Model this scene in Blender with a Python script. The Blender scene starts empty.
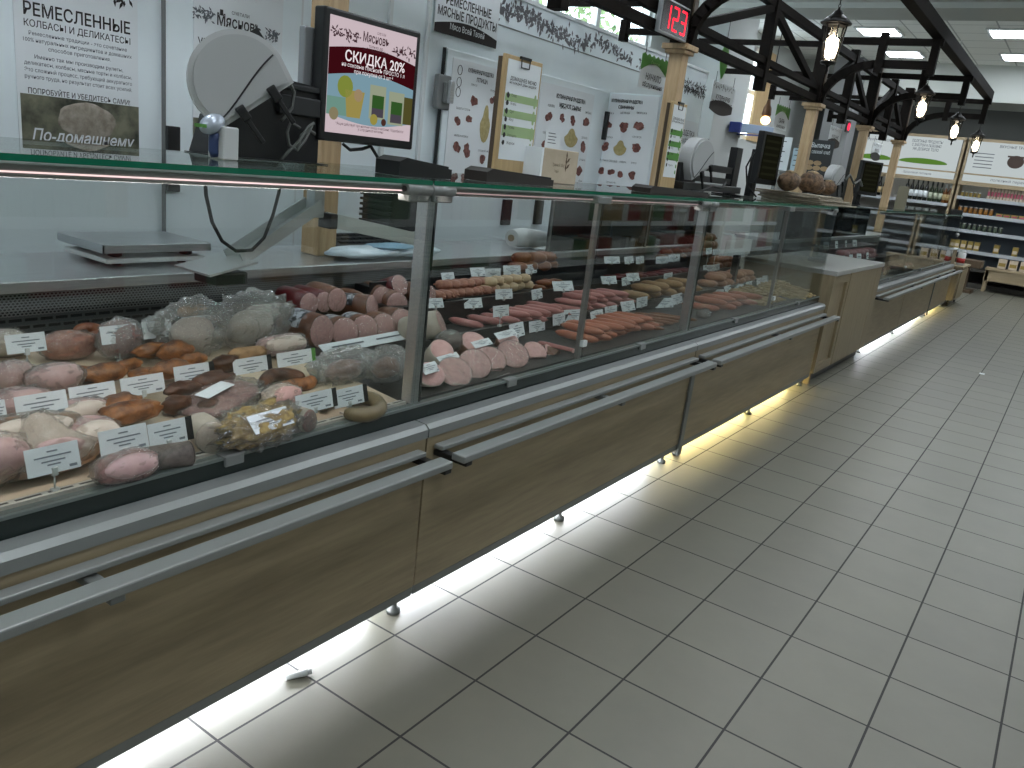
import bpy, bmesh, math, random
from mathutils import Vector, Matrix, noise as mnoise
R = random.Random(7)
scn = bpy.context.scene
COL = scn.collection
PI = math.pi

# ------------------------------------------------------------------ camera
F = 808.135
RM = ((0.81119921, 0.5734531, 0.11448747), (0.24768007, -0.15958174, -0.95560884), (-0.52972674, 0.8035454, -0.27148548))
CX, CY, CZ = 1.04968774, -1.88749572, 1.38484671
cam_d = bpy.data.cameras.new('camera')
cam_d.sensor_width = 36; cam_d.lens = F / 1024 * 36; cam_d.clip_start = 0.05; cam_d.clip_end = 200
cam = bpy.data.objects.new('camera', cam_d); COL.objects.link(cam)
cam.matrix_world = Matrix(((RM[0][0], -RM[1][0], -RM[2][0], CX), (RM[0][1], -RM[1][1], -RM[2][1], CY),
                           (RM[0][2], -RM[1][2], -RM[2][2], CZ), (0, 0, 0, 1)))
scn.camera = cam

def ray(px, py):
    a, b = (px - 512) / F, (py - 384) / F
    return Vector([RM[0][i] * a + RM[1][i] * b + RM[2][i] for i in range(3)])
CV = Vector((CX, CY, CZ))
def at(px, py, X=None, Y=None, Z=None):
    """point of the photo on a known plane of the place"""
    d = ray(px, py)
    if X is not None: s = (X - CX) / d.x
    elif Y is not None: s = (Y - CY) / d.y
    else: s = (Z - CZ) / d.z
    return CV + d * s
def ppm(P):  # pixels per metre at a point
    return F / (Vector(RM[2]).dot(Vector(P) - CV))
DA, DB = 0.612, -0.094
def deckz(X): return DA + DB * X
def deck(px, py, h=0.0):
    d = ray(px, py)
    s = (DA + h + DB * CX - CZ) / (d.z - DB * d.x)
    return CV + d * s

# ------------------------------------------------------------------ materials
def lin(h):
    h = h.lstrip('#'); o = []
    for i in (0, 2, 4):
        v = int(h[i:i + 2], 16) / 255
        o.append(v / 12.92 if v <= 0.04045 else ((v + 0.055) / 1.055) ** 2.4)
    return tuple(o) + (1.0,)
MATS = {}
def newmat(name):
    m = bpy.data.materials.new(name); m.use_nodes = True
    nt = m.node_tree; nt.nodes.clear()
    out = nt.nodes.new('ShaderNodeOutputMaterial')
    return m, nt, out
def N(nt, t, **kw):
    n = nt.nodes.new(t)
    for k, v in kw.items():
        if k in n.inputs.keys(): n.inputs[k].default_value = v
        else: setattr(n, k, v)
    return n
def mat(name, col, rough=0.5, metal=0.0, col2=None, scale=20.0, stretch=(1, 1, 1), bump=0.0, bscale=None, spec=0.5, detail=4.0, lo=0.35, hi=0.65, coat=0.0, trans=0.0, sss=0.0):
    if name in MATS: return MATS[name]
    m, nt, out = newmat(name)
    p = N(nt, 'ShaderNodeBsdfPrincipled', Roughness=rough, Metallic=metal)
    p.inputs['Specular IOR Level'].default_value = spec
    p.inputs['Coat Weight'].default_value = coat
    p.inputs['Transmission Weight'].default_value = trans
    nt.links.new(p.outputs[0], out.inputs[0])
    p.inputs['Base Color'].default_value = lin(col)
    if col2 or bump:
        tc = N(nt, 'ShaderNodeTexCoord'); mp = N(nt, 'ShaderNodeMapping'); mp.inputs['Scale'].default_value = stretch
        nt.links.new(tc.outputs['Object'], mp.inputs[0])
        nz = N(nt, 'ShaderNodeTexNoise', Scale=scale, Detail=detail, Roughness=0.6)
        nt.links.new(mp.outputs[0], nz.inputs['Vector'])
        if col2:
            r = N(nt, 'ShaderNodeValToRGB')
            r.color_ramp.elements[0].position = lo; r.color_ramp.elements[1].position = hi
            r.color_ramp.elements[0].color = lin(col); r.color_ramp.elements[1].color = lin(col2)
            nt.links.new(nz.outputs['Fac'], r.inputs[0]); nt.links.new(r.outputs[0], p.inputs['Base Color'])
        if bump:
            nb = nz
            if bscale:
                nb = N(nt, 'ShaderNodeTexNoise', Scale=bscale, Detail=3.0); nt.links.new(mp.outputs[0], nb.inputs['Vector'])
            b = N(nt, 'ShaderNodeBump', Strength=bump, Distance=0.01)
            nt.links.new(nb.outputs['Fac'], b.inputs['Height']); nt.links.new(b.outputs[0], p.inputs['Normal'])
    MATS[name] = m
    return m
def emit(name, col, strength):
    if name in MATS: return MATS[name]
    m, nt, out = newmat(name)
    e = N(nt, 'ShaderNodeEmission', Strength=strength); e.inputs[0].default_value = lin(col)
    nt.links.new(e.outputs[0], out.inputs[0]); MATS[name] = m
    return m
def math_node(nt, op, a, b=None):
    n = nt.nodes.new('ShaderNodeMath'); n.operation = op
    for i, v in enumerate((a, b)):
        if v is None: continue
        if isinstance(v, (int, float)): n.inputs[i].default_value = v
        else: nt.links.new(v, n.inputs[i])
    return n.outputs[0]
def glass(name, tint='#e8f2ee', ior=1.45, rough=0.0, bump=0.0, bscale=30, dens=0.0, dcol='#ffffff'):
    """thin clear sheet: fresnel mix of see-through and mirror"""
    if name in MATS: return MATS[name]
    m, nt, out = newmat(name)
    t = N(nt, 'ShaderNodeBsdfTransparent'); t.inputs[0].default_value = lin(tint)
    g = N(nt, 'ShaderNodeBsdfGlossy', Roughness=rough)
    fr = N(nt, 'ShaderNodeFresnel')
    ge = N(nt, 'ShaderNodeNewGeometry')   # same reflectance on both faces of a thin sheet
    mi = math_node(nt, 'ADD', ior, math_node(nt, 'MULTIPLY', ge.outputs['Backfacing'], 1 / ior - ior)); nt.links.new(mi, fr.inputs['IOR'])
    mx = N(nt, 'ShaderNodeMixShader')
    nt.links.new(fr.outputs[0], mx.inputs[0]); nt.links.new(t.outputs[0], mx.inputs[1]); nt.links.new(g.outputs[0], mx.inputs[2])
    last = mx
    if bump:
        nz = N(nt, 'ShaderNodeTexNoise', Scale=bscale, Detail=3.0, Distortion=1.5)
        tc = N(nt, 'ShaderNodeTexCoord'); nt.links.new(tc.outputs['Object'], nz.inputs['Vector'])
        b = N(nt, 'ShaderNodeBump', Strength=bump, Distance=0.02)
        nt.links.new(nz.outputs['Fac'], b.inputs['Height'])
        nt.links.new(b.outputs[0], g.inputs['Normal']); nt.links.new(b.outputs[0], fr.inputs['Normal'])
    if dens:
        d = N(nt, 'ShaderNodeBsdfDiffuse'); d.inputs[0].default_value = lin(dcol)
        m2 = N(nt, 'ShaderNodeMixShader'); m2.inputs[0].default_value = dens
        nt.links.new(last.outputs[0], m2.inputs[1]); nt.links.new(d.outputs[0], m2.inputs[2]); last = m2
    nt.links.new(last.outputs[0], out.inputs[0]); MATS[name] = m
    return m
def wood(name, c1, c2, axis='Y', rough=0.45, scale=3.0):
    st = {'Y': (14, 1.2, 14), 'Z': (14, 14, 1.2), 'X': (1.2, 14, 14)}[axis]
    return mat(name, c1, rough, col2=c2, scale=scale, stretch=st, detail=6, lo=0.3, hi=0.72, bump=0.03)

def floor_mat():
    m, nt, out = newmat('floor_tiles')
    p = N(nt, 'ShaderNodeBsdfPrincipled'); nt.links.new(p.outputs[0], out.inputs[0])
    tc = N(nt, 'ShaderNodeTexCoord'); sp = N(nt, 'ShaderNodeSeparateXYZ'); nt.links.new(tc.outputs['Object'], sp.inputs[0])
    T = 0.30; d = []; cell = []
    for ax in (0, 1):
        u = math_node(nt, 'DIVIDE', sp.outputs[ax], T)
        cell.append(math_node(nt, 'FLOOR', u))
        fr = math_node(nt, 'FRACT', u)
        d.append(math_node(nt, 'MINIMUM', fr, math_node(nt, 'SUBTRACT', 1.0, fr)))
    g = math_node(nt, 'LESS_THAN', math_node(nt, 'MINIMUM', d[0], d[1]), 0.0105)
    cx = N(nt, 'ShaderNodeCombineXYZ'); nt.links.new(cell[0], cx.inputs[0]); nt.links.new(cell[1], cx.inputs[1])
    wn = N(nt, 'ShaderNodeTexWhiteNoise', noise_dimensions='3D'); nt.links.new(cx.outputs[0], wn.inputs['Vector'])
    nz = N(nt, 'ShaderNodeTexNoise', Scale=5.0, Detail=8.0, Roughness=0.65); nt.links.new(tc.outputs['Object'], nz.inputs['Vector'])
    mixf = math_node(nt, 'ADD', math_node(nt, 'MULTIPLY', wn.outputs['Value'], 0.3), math_node(nt, 'MULTIPLY', nz.outputs['Fac'], 0.7))
    r = N(nt, 'ShaderNodeValToRGB'); r.color_ramp.elements[0].position = 0.25; r.color_ramp.elements[1].position = 0.8
    r.color_ramp.elements[0].color = lin('#646257'); r.color_ramp.elements[1].color = lin('#6f6d60')
    nt.links.new(mixf, r.inputs[0])
    mc = N(nt, 'ShaderNodeMix', data_type='RGBA'); nt.links.new(g, mc.inputs[0])
    nt.links.new(r.outputs[0], mc.inputs[6]); mc.inputs[7].default_value = lin('#2b2a28')
    nt.links.new(mc.outputs[2], p.inputs['Base Color'])
    rr = math_node(nt, 'ADD', 0.40, math_node(nt, 'MULTIPLY', g, 0.4)); nt.links.new(rr, p.inputs['Roughness'])
    b = N(nt, 'ShaderNodeBump', Strength=0.4, Distance=0.003, invert=True); nt.links.new(g, b.inputs['Height']); nt.links.new(b.outputs[0], p.inputs['Normal'])
    return m
def pattern_mat(name, base, hole, ax, su, sv, ru, rv, metal=0.6, rough=0.35, stagger=True):
    """steel with rows of punched holes (round) or slots"""
    m, nt, out = newmat(name)
    p = N(nt, 'ShaderNodeBsdfPrincipled', Roughness=rough, Metallic=metal); nt.links.new(p.outputs[0], out.inputs[0])
    tc = N(nt, 'ShaderNodeTexCoord'); sp = N(nt, 'ShaderNodeSeparateXYZ'); nt.links.new(tc.outputs['Object'], sp.inputs[0])
    v = math_node(nt, 'DIVIDE', sp.outputs[ax[1]], sv)
    row = math_node(nt, 'FLOOR', v)
    u = math_node(nt, 'DIVIDE', sp.outputs[ax[0]], su)
    if stagger: u = math_node(nt, 'ADD', u, math_node(nt, 'MULTIPLY', row, 0.5))
    du = math_node(nt, 'DIVIDE', math_node(nt, 'ABSOLUTE', math_node(nt, 'SUBTRACT', math_node(nt, 'FRACT', u), 0.5)), ru)
    dv = math_node(nt, 'DIVIDE', math_node(nt, 'ABSOLUTE', math_node(nt, 'SUBTRACT', math_node(nt, 'FRACT', v), 0.5)), rv)
    if ru < 0.35:
        s = math_node(nt, 'ADD', math_node(nt, 'MULTIPLY', du, du), math_node(nt, 'MULTIPLY', dv, dv))
    else:
        s = math_node(nt, 'MAXIMUM', du, dv)
    g = math_node(nt, 'LESS_THAN', s, 1.0)
    mc = N(nt, 'ShaderNodeMix', data_type='RGBA'); nt.links.new(g, mc.inputs[0])
    mc.inputs[6].default_value = lin(base); mc.inputs[7].default_value = lin(hole)
    nt.links.new(mc.outputs[2], p.inputs['Base Color'])
    MATS[name] = m
    return m

OAK = wood('oak_laminate', '#776a53', '#8d7f64', 'Y')
OAKZ = wood('oak_laminate_upright', '#796c54', '#8f8166', 'Z')
OAKX = wood('oak_laminate_cross', '#776a53', '#8d7f64', 'X')
PINE = wood('pine_post', '#937a59', '#b59d79', 'Z', 0.5)
DARKW = mat('dark_stained_timber', '#0c0907', 0.75, col2='#15100c', scale=8, stretch=(3, 3, 3), spec=0.12)
STEEL = mat('brushed_steel', '#b4b8ba', 0.30, 0.85, col2='#c6c9cb', scale=6, stretch=(30, 1, 30))
ALU = mat('aluminium', '#858886', 0.4, 0.35)
ALUD = mat('grey_profile', '#6b6e6c', 0.45, 0.3)
GREY = mat('grey_plastic', '#6d706f', 0.5)
DARK = mat('black_plastic', '#101112', 0.4)
BLACKT = mat('black_tray', '#0c0d0f', 0.45)
RUBBER = mat('dark_rubber', '#1b1d1e', 0.6)
WHITE = mat('white_enamel', '#c3c7c5', 0.5)
PAPER = mat('white_paper', '#dfe4e6', 0.6)
CARD = mat('tag_card', '#e2e8ec', 0.55)
INK = mat('printing_ink', '#272323', 0.7)
INKG = mat('grey_printing_ink', '#61656b', 0.7)
GREEN = mat('green_print', '#4f8a34', 0.6)
MAROON = mat('maroon_print', '#3a1016', 0.6)
CREAM = mat('cream_tray', '#bfae98', 0.5)
PANE = glass('case_glass', '#f1f4f3', 1.6)
TOPG = glass('top_glass', '#e9f2ed')
EDGE = mat('green_glass_edge', '#0f6148', 0.15, spec=0.6)
FILM = glass('clear_film', '#f6f4f2', 1.75, 0.09, bump=1.0, bscale=38, dens=0.06, dcol='#d8d8d4')
FILMD = glass('cloudy_bag_film', '#f0f1f0', 1.75, 0.10, bump=1.0, bscale=34, dens=0.18, dcol='#dfe0de')

# ------------------------------------------------------------------ mesh building
W = {}
def tag(o, label=None, cat=None, group=None, kind=None):
    if label: o['label'] = label
    if cat: o['category'] = cat
    if group: o['group'] = group
    if kind: o['kind'] = kind
    return o
def thing(name, label, cat, loc=(0, 0, 0), group=None):
    o = bpy.data.objects.new(name, None); o.empty_display_size = 0.05
    o.location = loc; COL.objects.link(o); W[o.name] = Vector(loc)
    return tag(o, label, cat, group)
class MB:
    def __init__(self): self.bm = bmesh.new(); self.lines = []
    def add(self, vs, fs):
        v = [self.bm.verts.new(p) for p in vs]
        for f in fs:
            try: self.bm.faces.new([v[i] for i in f])
            except ValueError: pass
        return v
    def rest(self):
        for v in self.bm.verts:
            if v.co.y < -.175 or v.co.x > -.79: v.co.z = max(v.co.z, (deckz(v.co.x) if v.co.y < -.175 else .657) + .0015)
        return self
    def box(self, x0, x1, y0, y1, z0, z1, bev=0.0, M=None):
        t = bmesh.new()
        bmesh.ops.create_cube(t, size=1)
        for v in t.verts:
            v.co = Vector(((v.co.x + .5) * (x1 - x0) + x0, (v.co.y + .5) * (y1 - y0) + y0, (v.co.z + .5) * (z1 - z0) + z0))
        if bev: bmesh.ops.bevel(t, geom=list(t.edges), offset=bev, segments=2, affect='EDGES', profile=0.5)
        self.merge(t, M); return self
    def merge(self, t, M=None):
        if M is not None: bmesh.ops.transform(t, matrix=M, verts=list(t.verts))
        t.verts.index_update()
        v = [self.bm.verts.new(x.co) for x in t.verts]
        for f in t.faces:
            try:
                nf = self.bm.faces.new([v[x.index] for x in f.verts]); nf.smooth = f.smooth
            except ValueError: pass
        t.free()
    def bar(self, a, b, w, h, up=(0, 0, 1), bev=0.0):
        a, b = Vector(a), Vector(b); d = b - a; L = d.length; d.normalize()
        u = Vector(up); s = d.cross(u)
        if s.length < 1e-4: s = d.cross(Vector((1, 0, 0)))
        s.normalize(); u = s.cross(d)
        M = Matrix((( d.x, s.x, u.x, a.x), (d.y, s.y, u.y, a.y), (d.z, s.z, u.z, a.z), (0, 0, 0, 1)))
        return self.box(0, L, -w / 2, w / 2, -h / 2, h / 2, bev, M)
    def tube(self, pts, r, n=8, caps=True):
        pts = [Vector(p) for p in pts]; rs = r if isinstance(r, (list, tuple)) else [r] * len(pts)
        rings = []; pu = None
        for i, p in enumerate(pts):
            d = (pts[min(i + 1, len(pts) - 1)] - pts[max(i - 1, 0)]).normalized()
            if pu is None:
                pu = d.cross(Vector((0.3, 0.2, 1)))
                if pu.length < 1e-3: pu = d.cross(Vector((1, 0, 0)))
            pu = (pu - d * pu.dot(d)).normalized(); q = d.cross(pu)
            rings.append([self.bm.verts.new(p + (pu * math.cos(k * 2 * PI / n) + q * math.sin(k * 2 * PI / n)) * rs[i]) for k in range(n)])
        for a, b in zip(rings, rings[1:]):
            for k in range(n):
                f = self.bm.faces.new((a[k], a[(k + 1) % n], b[(k + 1) % n], b[k])); f.smooth = True
        if caps:
            for rg in (rings[0][::-1], rings[-1]): self.bm.faces.new(rg)
        return self
    def cyl(self, a, b, r, r2=None, n=16): return self.tube([a, b], [r, r if r2 is None else r2], n)
    def lathe(self, prof, c, n=20, axis='Z', M=None):
        t = bmesh.new(); rings = []
        for r, z in prof:
            rings.append([t.verts.new((max(r, 1e-5) * math.cos(k * 2 * PI / n), max(r, 1e-5) * math.sin(k * 2 * PI / n), z)) for k in range(n)])
        for a, b in zip(rings, rings[1:]):
            for k in range(n):
                f = t.faces.new((a[k], a[(k + 1) % n], b[(k + 1) % n], b[k])); f.smooth = True
        t.faces.new(rings[0][::-1]); t.faces.new(rings[-1])
        T = Matrix.Translation(Vector(c))
        if M is not None: T = T @ M
        self.merge(t, T); return self
    def prism(self, poly, o, u, v, depth):
        """polygon in the plane (o,u,v) pushed along u x v"""
        o, u, v = Vector(o), Vector(u), Vector(v); n = u.cross(v).normalized() * depth
        a = [self.bm.verts.new(o + u * x + v * y) for x, y in poly]; b = [self.bm.verts.new(q.co + n) for q in a]
        self.bm.faces.new(a[::-1]); self.bm.faces.new(b); k = len(a)
        for i in range(k): self.bm.faces.new((a[i], a[(i + 1) % k], b[(i + 1) % k], b[i]))
        return self
    def extr(self, prof, y0, y1):
        """profile in XZ pushed along Y"""
        return self.prism(prof, (0, y1, 0), (1, 0, 0), (0, 0, 1), y1 - y0)
    def blob(self, c, rad, rot=(0, 0, 0), amp=0.0, freq=3.0, seed=0, sub=3, sq=1.0, flat=None):
        t = bmesh.new(); bmesh.ops.create_icosphere(t, subdivisions=sub, radius=1)
        sv = Vector((seed * 3.7, seed * 1.3, seed * 7.1))
        for v in t.verts:
            p = v.co.copy()
            if sq != 1: p = Vector([math.copysign(abs(x) ** sq, x) for x in p])
            if amp: p *= 1 + amp * (mnoise.noise(v.co * freq + sv) + 0.5 * mnoise.noise(v.co * freq * 2.3 + sv))
            if flat is not None and p.z < flat: p.z = flat
            v.co = Vector((p.x * rad[0], p.y * rad[1], p.z * rad[2]))
        for f in t.faces: f.smooth = True
        E = Matrix.Translation(Vector(c)) @ (Matrix.Rotation(rot[2], 4, 'Z') @ Matrix.Rotation(rot[1], 4, 'Y') @ Matrix.Rotation(rot[0], 4, 'X'))
        self.merge(t, E); return self
    def text(self, s, o, right, up, h, maxw=None, al='C', bold=0.0, arch=0.0, shear=0.0):
        c = bpy.data.curves.new('txt', 'FONT'); c.body = s; c.size = 1.0; c.resolution_u = 2; c.offset = bold; c.shear = shear
        ob = bpy.data.objects.new('txt', c); me = ob.to_mesh()
        if len(me.vertices):
            xs = [v.co.x for v in me.vertices]; x0, x1 = min(xs), max(xs); k = h / 0.72; w = (x1 - x0) * k; sx = k
            if maxw and w > maxw: sx = k * maxw / w
            w = (x1 - x0) * sx
            off = {'C': -w / 2, 'L': 0, 'R': -w}[al] - x0 * sx
            o, right, up = Vector(o), Vector(right), Vector(up); n = right.cross(up) * 0.0012
            vs = []; tb = bmesh.new(); self.lines.append(tb)
            for v in me.vertices:
                x = v.co.x * sx + off; y = v.co.y * k
                if arch: y -= arch * (x / (w / 2)) ** 2
                vs.append(tb.verts.new(o + right * x + up * y + n))
            for f in me.polygons:
                try: tb.faces.new([vs[i] for i in f.vertices])
                except ValueError: pass
        ob.to_mesh_clear(); bpy.data.objects.remove(ob); bpy.data.curves.remove(c); return self
    def quad(self, o, right, up, w, h):
        o, right, up = Vector(o), Vector(right), Vector(up)
        self.add([o, o + right * w, o + right * w + up * h, o + up * h], [(0, 1, 2, 3)]); return self
    def leaf(self, o, right, up, ang, L, wd):
        right, up = Vector(right), Vector(up); d = right * math.cos(ang) + up * math.sin(ang); s = right * -math.sin(ang) + up * math.cos(ang)
        o = Vector(o); self.add([o, o + d * L * .5 + s * wd, o + d * L, o + d * L * .5 - s * wd], [(0, 3, 2, 1)]); return self
    def build(self, name, m, parent=None, label=None, smooth=None, loc=None, bev=0):
        if self.lines:      # every printed line is a part of its own
            ls = self.lines; self.lines = []; o = None
            if len(self.bm.verts): self.build('ornament' if 'lettering' in name else name, m, parent)
            for tb in ls: self.bm = tb; o = self.build(name, m, parent, label)
            return o
        bm = self.bm
        bmesh.ops.recalc_face_normals(bm, faces=list(bm.faces))
        if smooth is not None:
            for f in bm.faces: f.smooth = smooth
        if parent is not None: off = W[parent.name]
        elif loc is not None: off = Vector(loc)
        else:
            cs = [v.co for v in bm.verts]
            off = Vector(((min(c.x for c in cs) + max(c.x for c in cs)) / 2, (min(c.y for c in cs) + max(c.y for c in cs)) / 2, min(c.z for c in cs)))
        for v in bm.verts: v.co -= off
        me = bpy.data.meshes.new(name); bm.to_mesh(me); bm.free()
        me.materials.append(m)
        o = bpy.data.objects.new(name, me); COL.objects.link(o)
        if parent is not None: o.parent = parent
        else: o.location = off
        W[o.name] = off
        if label: o['label'] = label
        return o
def children_of(o): return [c for c in KIDS.get(o.name, [])]
KIDS = {}
def dup(root, loc, rotz=None, label=None, group=None, scale=None):
    """copy of a thing with copies of its parts and sub-parts"""
    r = root.copy(); COL.objects.link(r); r.location = loc; W[r.name] = Vector(loc)
    if rotz is not None: r.rotation_euler = (0, 0, rotz)
    if scale: r.scale = scale if isinstance(scale, tuple) else (scale,) * 3
    if label: r['label'] = label
    if group: r['group'] = group
    for ch in list(root.children):
        c = ch.copy(); COL.objects.link(c); c.parent = r
        for g in ch.children:
            d = g.copy(); COL.objects.link(d); d.parent = c
    return r
ORD = ['first', 'second', 'third', 'fourth', 'fifth', 'sixth', 'seventh', 'eighth', 'ninth', 'tenth', 'eleventh', 'twelfth', 'thirteenth', 'fourteenth', 'fifteenth', 'sixteenth', 'seventeenth', 'eighteenth', 'nineteenth', 'twentieth']
UX, UY, UZ = (1, 0, 0), (0, 1, 0), (0, 0, 1)
def struct(o): o['kind'] = 'structure'; return o

# ------------------------------------------------------------------ the room
XW = -2.4
def room():
    struct(MB().box(-4.4, 6, -6, 16.4, -.1, 0).build('floor', floor_mat(), loc=(0, 0, 0)))
    m, nt, out = newmat('ceiling_tiles')
    p = N(nt, 'ShaderNodeBsdfPrincipled', Roughness=0.8); nt.links.new(p.outputs[0], out.inputs[0])
    tc = N(nt, 'ShaderNodeTexCoord'); sp = N(nt, 'ShaderNodeSeparateXYZ'); nt.links.new(tc.outputs['Object'], sp.inputs[0])
    ds = []
    for ax in (0, 1):
        fr = math_node(nt, 'FRACT', math_node(nt, 'DIVIDE', sp.outputs[ax], 0.6)); ds.append(math_node(nt, 'MINIMUM', fr, math_node(nt, 'SUBTRACT', 1.0, fr)))
    g = math_node(nt, 'LESS_THAN', math_node(nt, 'MINIMUM', ds[0], ds[1]), 0.018)
    mc = N(nt, 'ShaderNodeMix', data_type='RGBA'); nt.links.new(g, mc.inputs[0]); mc.inputs[6].default_value = lin('#e6e8e3'); mc.inputs[7].default_value = lin('#aeb1ad')
    nt.links.new(mc.outputs[2], p.inputs['Base Color'])
    struct(MB().box(-4.4, 6, -6, 16.4, 3.8, 3.9).build('ceiling', m, loc=(0, 0, 0)))
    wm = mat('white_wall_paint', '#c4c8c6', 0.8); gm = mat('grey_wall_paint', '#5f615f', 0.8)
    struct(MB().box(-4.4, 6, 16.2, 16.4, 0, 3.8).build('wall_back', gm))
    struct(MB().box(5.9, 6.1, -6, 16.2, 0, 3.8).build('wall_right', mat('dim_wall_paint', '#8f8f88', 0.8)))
    struct(MB().box(-4.4, 5.9, -6.1, -5.9, 0, 3.8).build('wall_front', wm))
    w = MB(); x0, x1 = -4.4, -4.2
    w.box(x0, x1, -5.9, 16.2, 0, 2.1); w.box(x0, x1, -5.9, 16.2, 3.6, 3.8)
    for a, b in ((-5.9, 0.5), (8.4, 10.7), (13.2, 16.2)): w.box(x0, x1, a, b, 2.1, 3.6)
    struct(w.build('wall_left', wm))
    for i, (a, b, n) in enumerate(((0.5, 8.4, 6), (10.7, 13.2, 3))):
        f = MB(); xs = -4.3
        f.box(xs - .04, xs + .04, a, b, 2.1, 2.17); f.box(xs - .04, xs + .04, a, b, 3.53, 3.6)
        f.box(xs - .03, xs + .03, a, b, 2.86, 2.93)
        for k in range(n + 1):
            y = a + (b - a) * k / n; f.box(xs - .04, xs + .04, max(a, y - .04), min(b, y + .04), 2.1, 3.6)
        wf = struct(f.build('window_%d' % (i + 1), mat('white_window_frame', '#d5d8d8', 0.5)))
        g = MB().box(xs - .004, xs + .004, a + .02, b - .02, 2.15, 3.55).build('pane', PANE, wf)
    struct(MB().box(-4.2, -4.0, 10.7, 10.72, 2.1, 3.6).box(-4.2, -4.16, 12.55, 13.2, 2.1, 3.6).build('trim_1', wood('yellow_reveal', '#c9a877', '#dcc094', 'Z')))
    # structural columns and beams
    P = at(713, 120, X=-3.4); Q = at(742, 120, X=-3.4)
    struct(MB().box(-3.9, -3.4, P.y, Q.y, 0, 3.8, .01).build('trim_2', mat('column_paint', '#b4b8b6', 0.7)))
    P = at(846, 140, X=-3.0); Q = at(858, 140, X=-3.0)
    struct(MB().box(-3.5, -3.0, P.y, P.y + .5, 0, 3.8, .01).build('trim_3', mat('column_grey', '#8d8f90', 0.7)))
    bm_ = mat('beam_paint', '#b5b9b4', 0.8)
    struct(MB().box(-4.2, 5.9, 6.9, 8.1, 3.42, 3.8).box(-4.2, 5.9, 8.1, 8.75, 3.36, 3.8).build('trim_4', bm_))
    struct(MB().box(-4.2, 5.9, 14.9, 16.2, 3.2, 3.8).build('trim_5', bm_))
    # cold room partition in front of the window wall
    cw = mat('sandwich_panel', '#dfe9ec', 0.35, col2='#e3edf0', scale=3)
    w = MB().box(XW - .1, XW, -4, 6.2, 0, 2.38)
    struct(w.build('wall_partition', cw))
    s = MB()
    for px in (297, 386, 424):
        y = at(px, 60, X=XW).y; s.box(XW, XW + .02, y - .012, y + .012, 0, 2.3)
    s.box(XW, XW + .012, 2.2, 6.2, 2.375, 2.40)
    struct(s.build('trim_6', mat('white_profile', '#d3d8d9', 0.4)))
    s = MB(); a, b = at(497, 24, X=XW), at(645, 70, X=XW)
    s.box(XW - .001, XW + .003, a.y, b.y + 1.2, a.z - .004, a.z + .004)
    struct(s.build('trim_7', GREY))
    gapm = RUBBER
    # leaf with posters, hinges and latch
    d = struct(MB().box(XW + .005, XW + .03, at(162, 60, X=XW).y, at(296, 60, X=XW).y, 0.1, 2.3, .003).build('door_1', cw))
    y = at(162, 60, X=XW).y
    MB().box(XW + .005, XW + .032, y - .006, y - .002, .1, 2.3).build('seal', GREY, d)
    for q in (138, 178, 300):
        z = at(165, q, X=XW).z; MB().box(XW + .03, XW + .055, y - .005, y + .055, z - .055, z + .055, .004).build('hinge', DARK, d)
    d = struct(MB().box(XW + .005, XW + .05, at(440, 70, X=XW).y, 4.19, 0.1, 1.955, .004).build('door_2', cw))
    y = at(437, 90, X=XW).y
    MB().box(XW + .03, XW + .052, y - .013, y - .004, .1, 1.955).build('seal', gapm, d)
    for q in (505, 537):
        P = at(q, 212, X=XW + .05); MB().box(XW + .05, XW + .075, P.y - .05, P.y + .05, P.z - .09, P.z + .09, .006).build('hinge', DARK, d)
    h = MB(); z = at(437, 92, X=XW).z
    h.box(XW + .03, XW + .07, y - .07, y + .05, z - .10, z + .10, .008); h.box(XW + .07, XW + .1, y - .03, y + .03, z - .06, z + .06, .008)
    lt = h.build('latch', GREY, d)
    MB().box(XW + .1, XW + .125, y - .02, y + .02, z - .06, z + .07, .006).build('lever', STEEL, d)
    d = struct(MB().box(XW + .05, -1.87, 4.19, 4.24, 0.1, 1.955, .004).build('door_3', cw))
    MB().box(-1.86, -1.835, 4.17, 4.26, .1, 1.98).build('seal', gapm, d)
    z = at(599, 124, Y=4.19).z
    MB().box(-2.37, -2.32, 4.15, 4.19, z - .12, z + .1, .006).build('hinge', DARK, d)
room()

def ornament(mb, path, X, n, spread, L, seed=1):
    r = random.Random(seed); pts = [at(px, py, X=X) for px, py in path]
    for i in range(n):
        t = r.random() * (len(pts) - 1); k = int(t); p = pts[k].lerp(pts[k + 1], t - k)
        p = p + Vector((0, r.gauss(0, spread * .5), r.gauss(0, spread)))
        a = r.random() * 2 * PI; l = L * (0.6 + r.random() * .8)
        mb.leaf((X + r.random() * .0008, p.y, p.z), UY, UZ, a, l, l * .22)
    return mb
struct(ornament(MB(), [(484, -8), (499, 10), (517, 12), (530, 16), (543, 23), (561, 36), (584, 44), (602, 42), (622, 56), (650, 68)], XW + .002, 430, .021, .046).build('trim_8', mat('leaf_print', '#626164', .7)))

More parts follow.
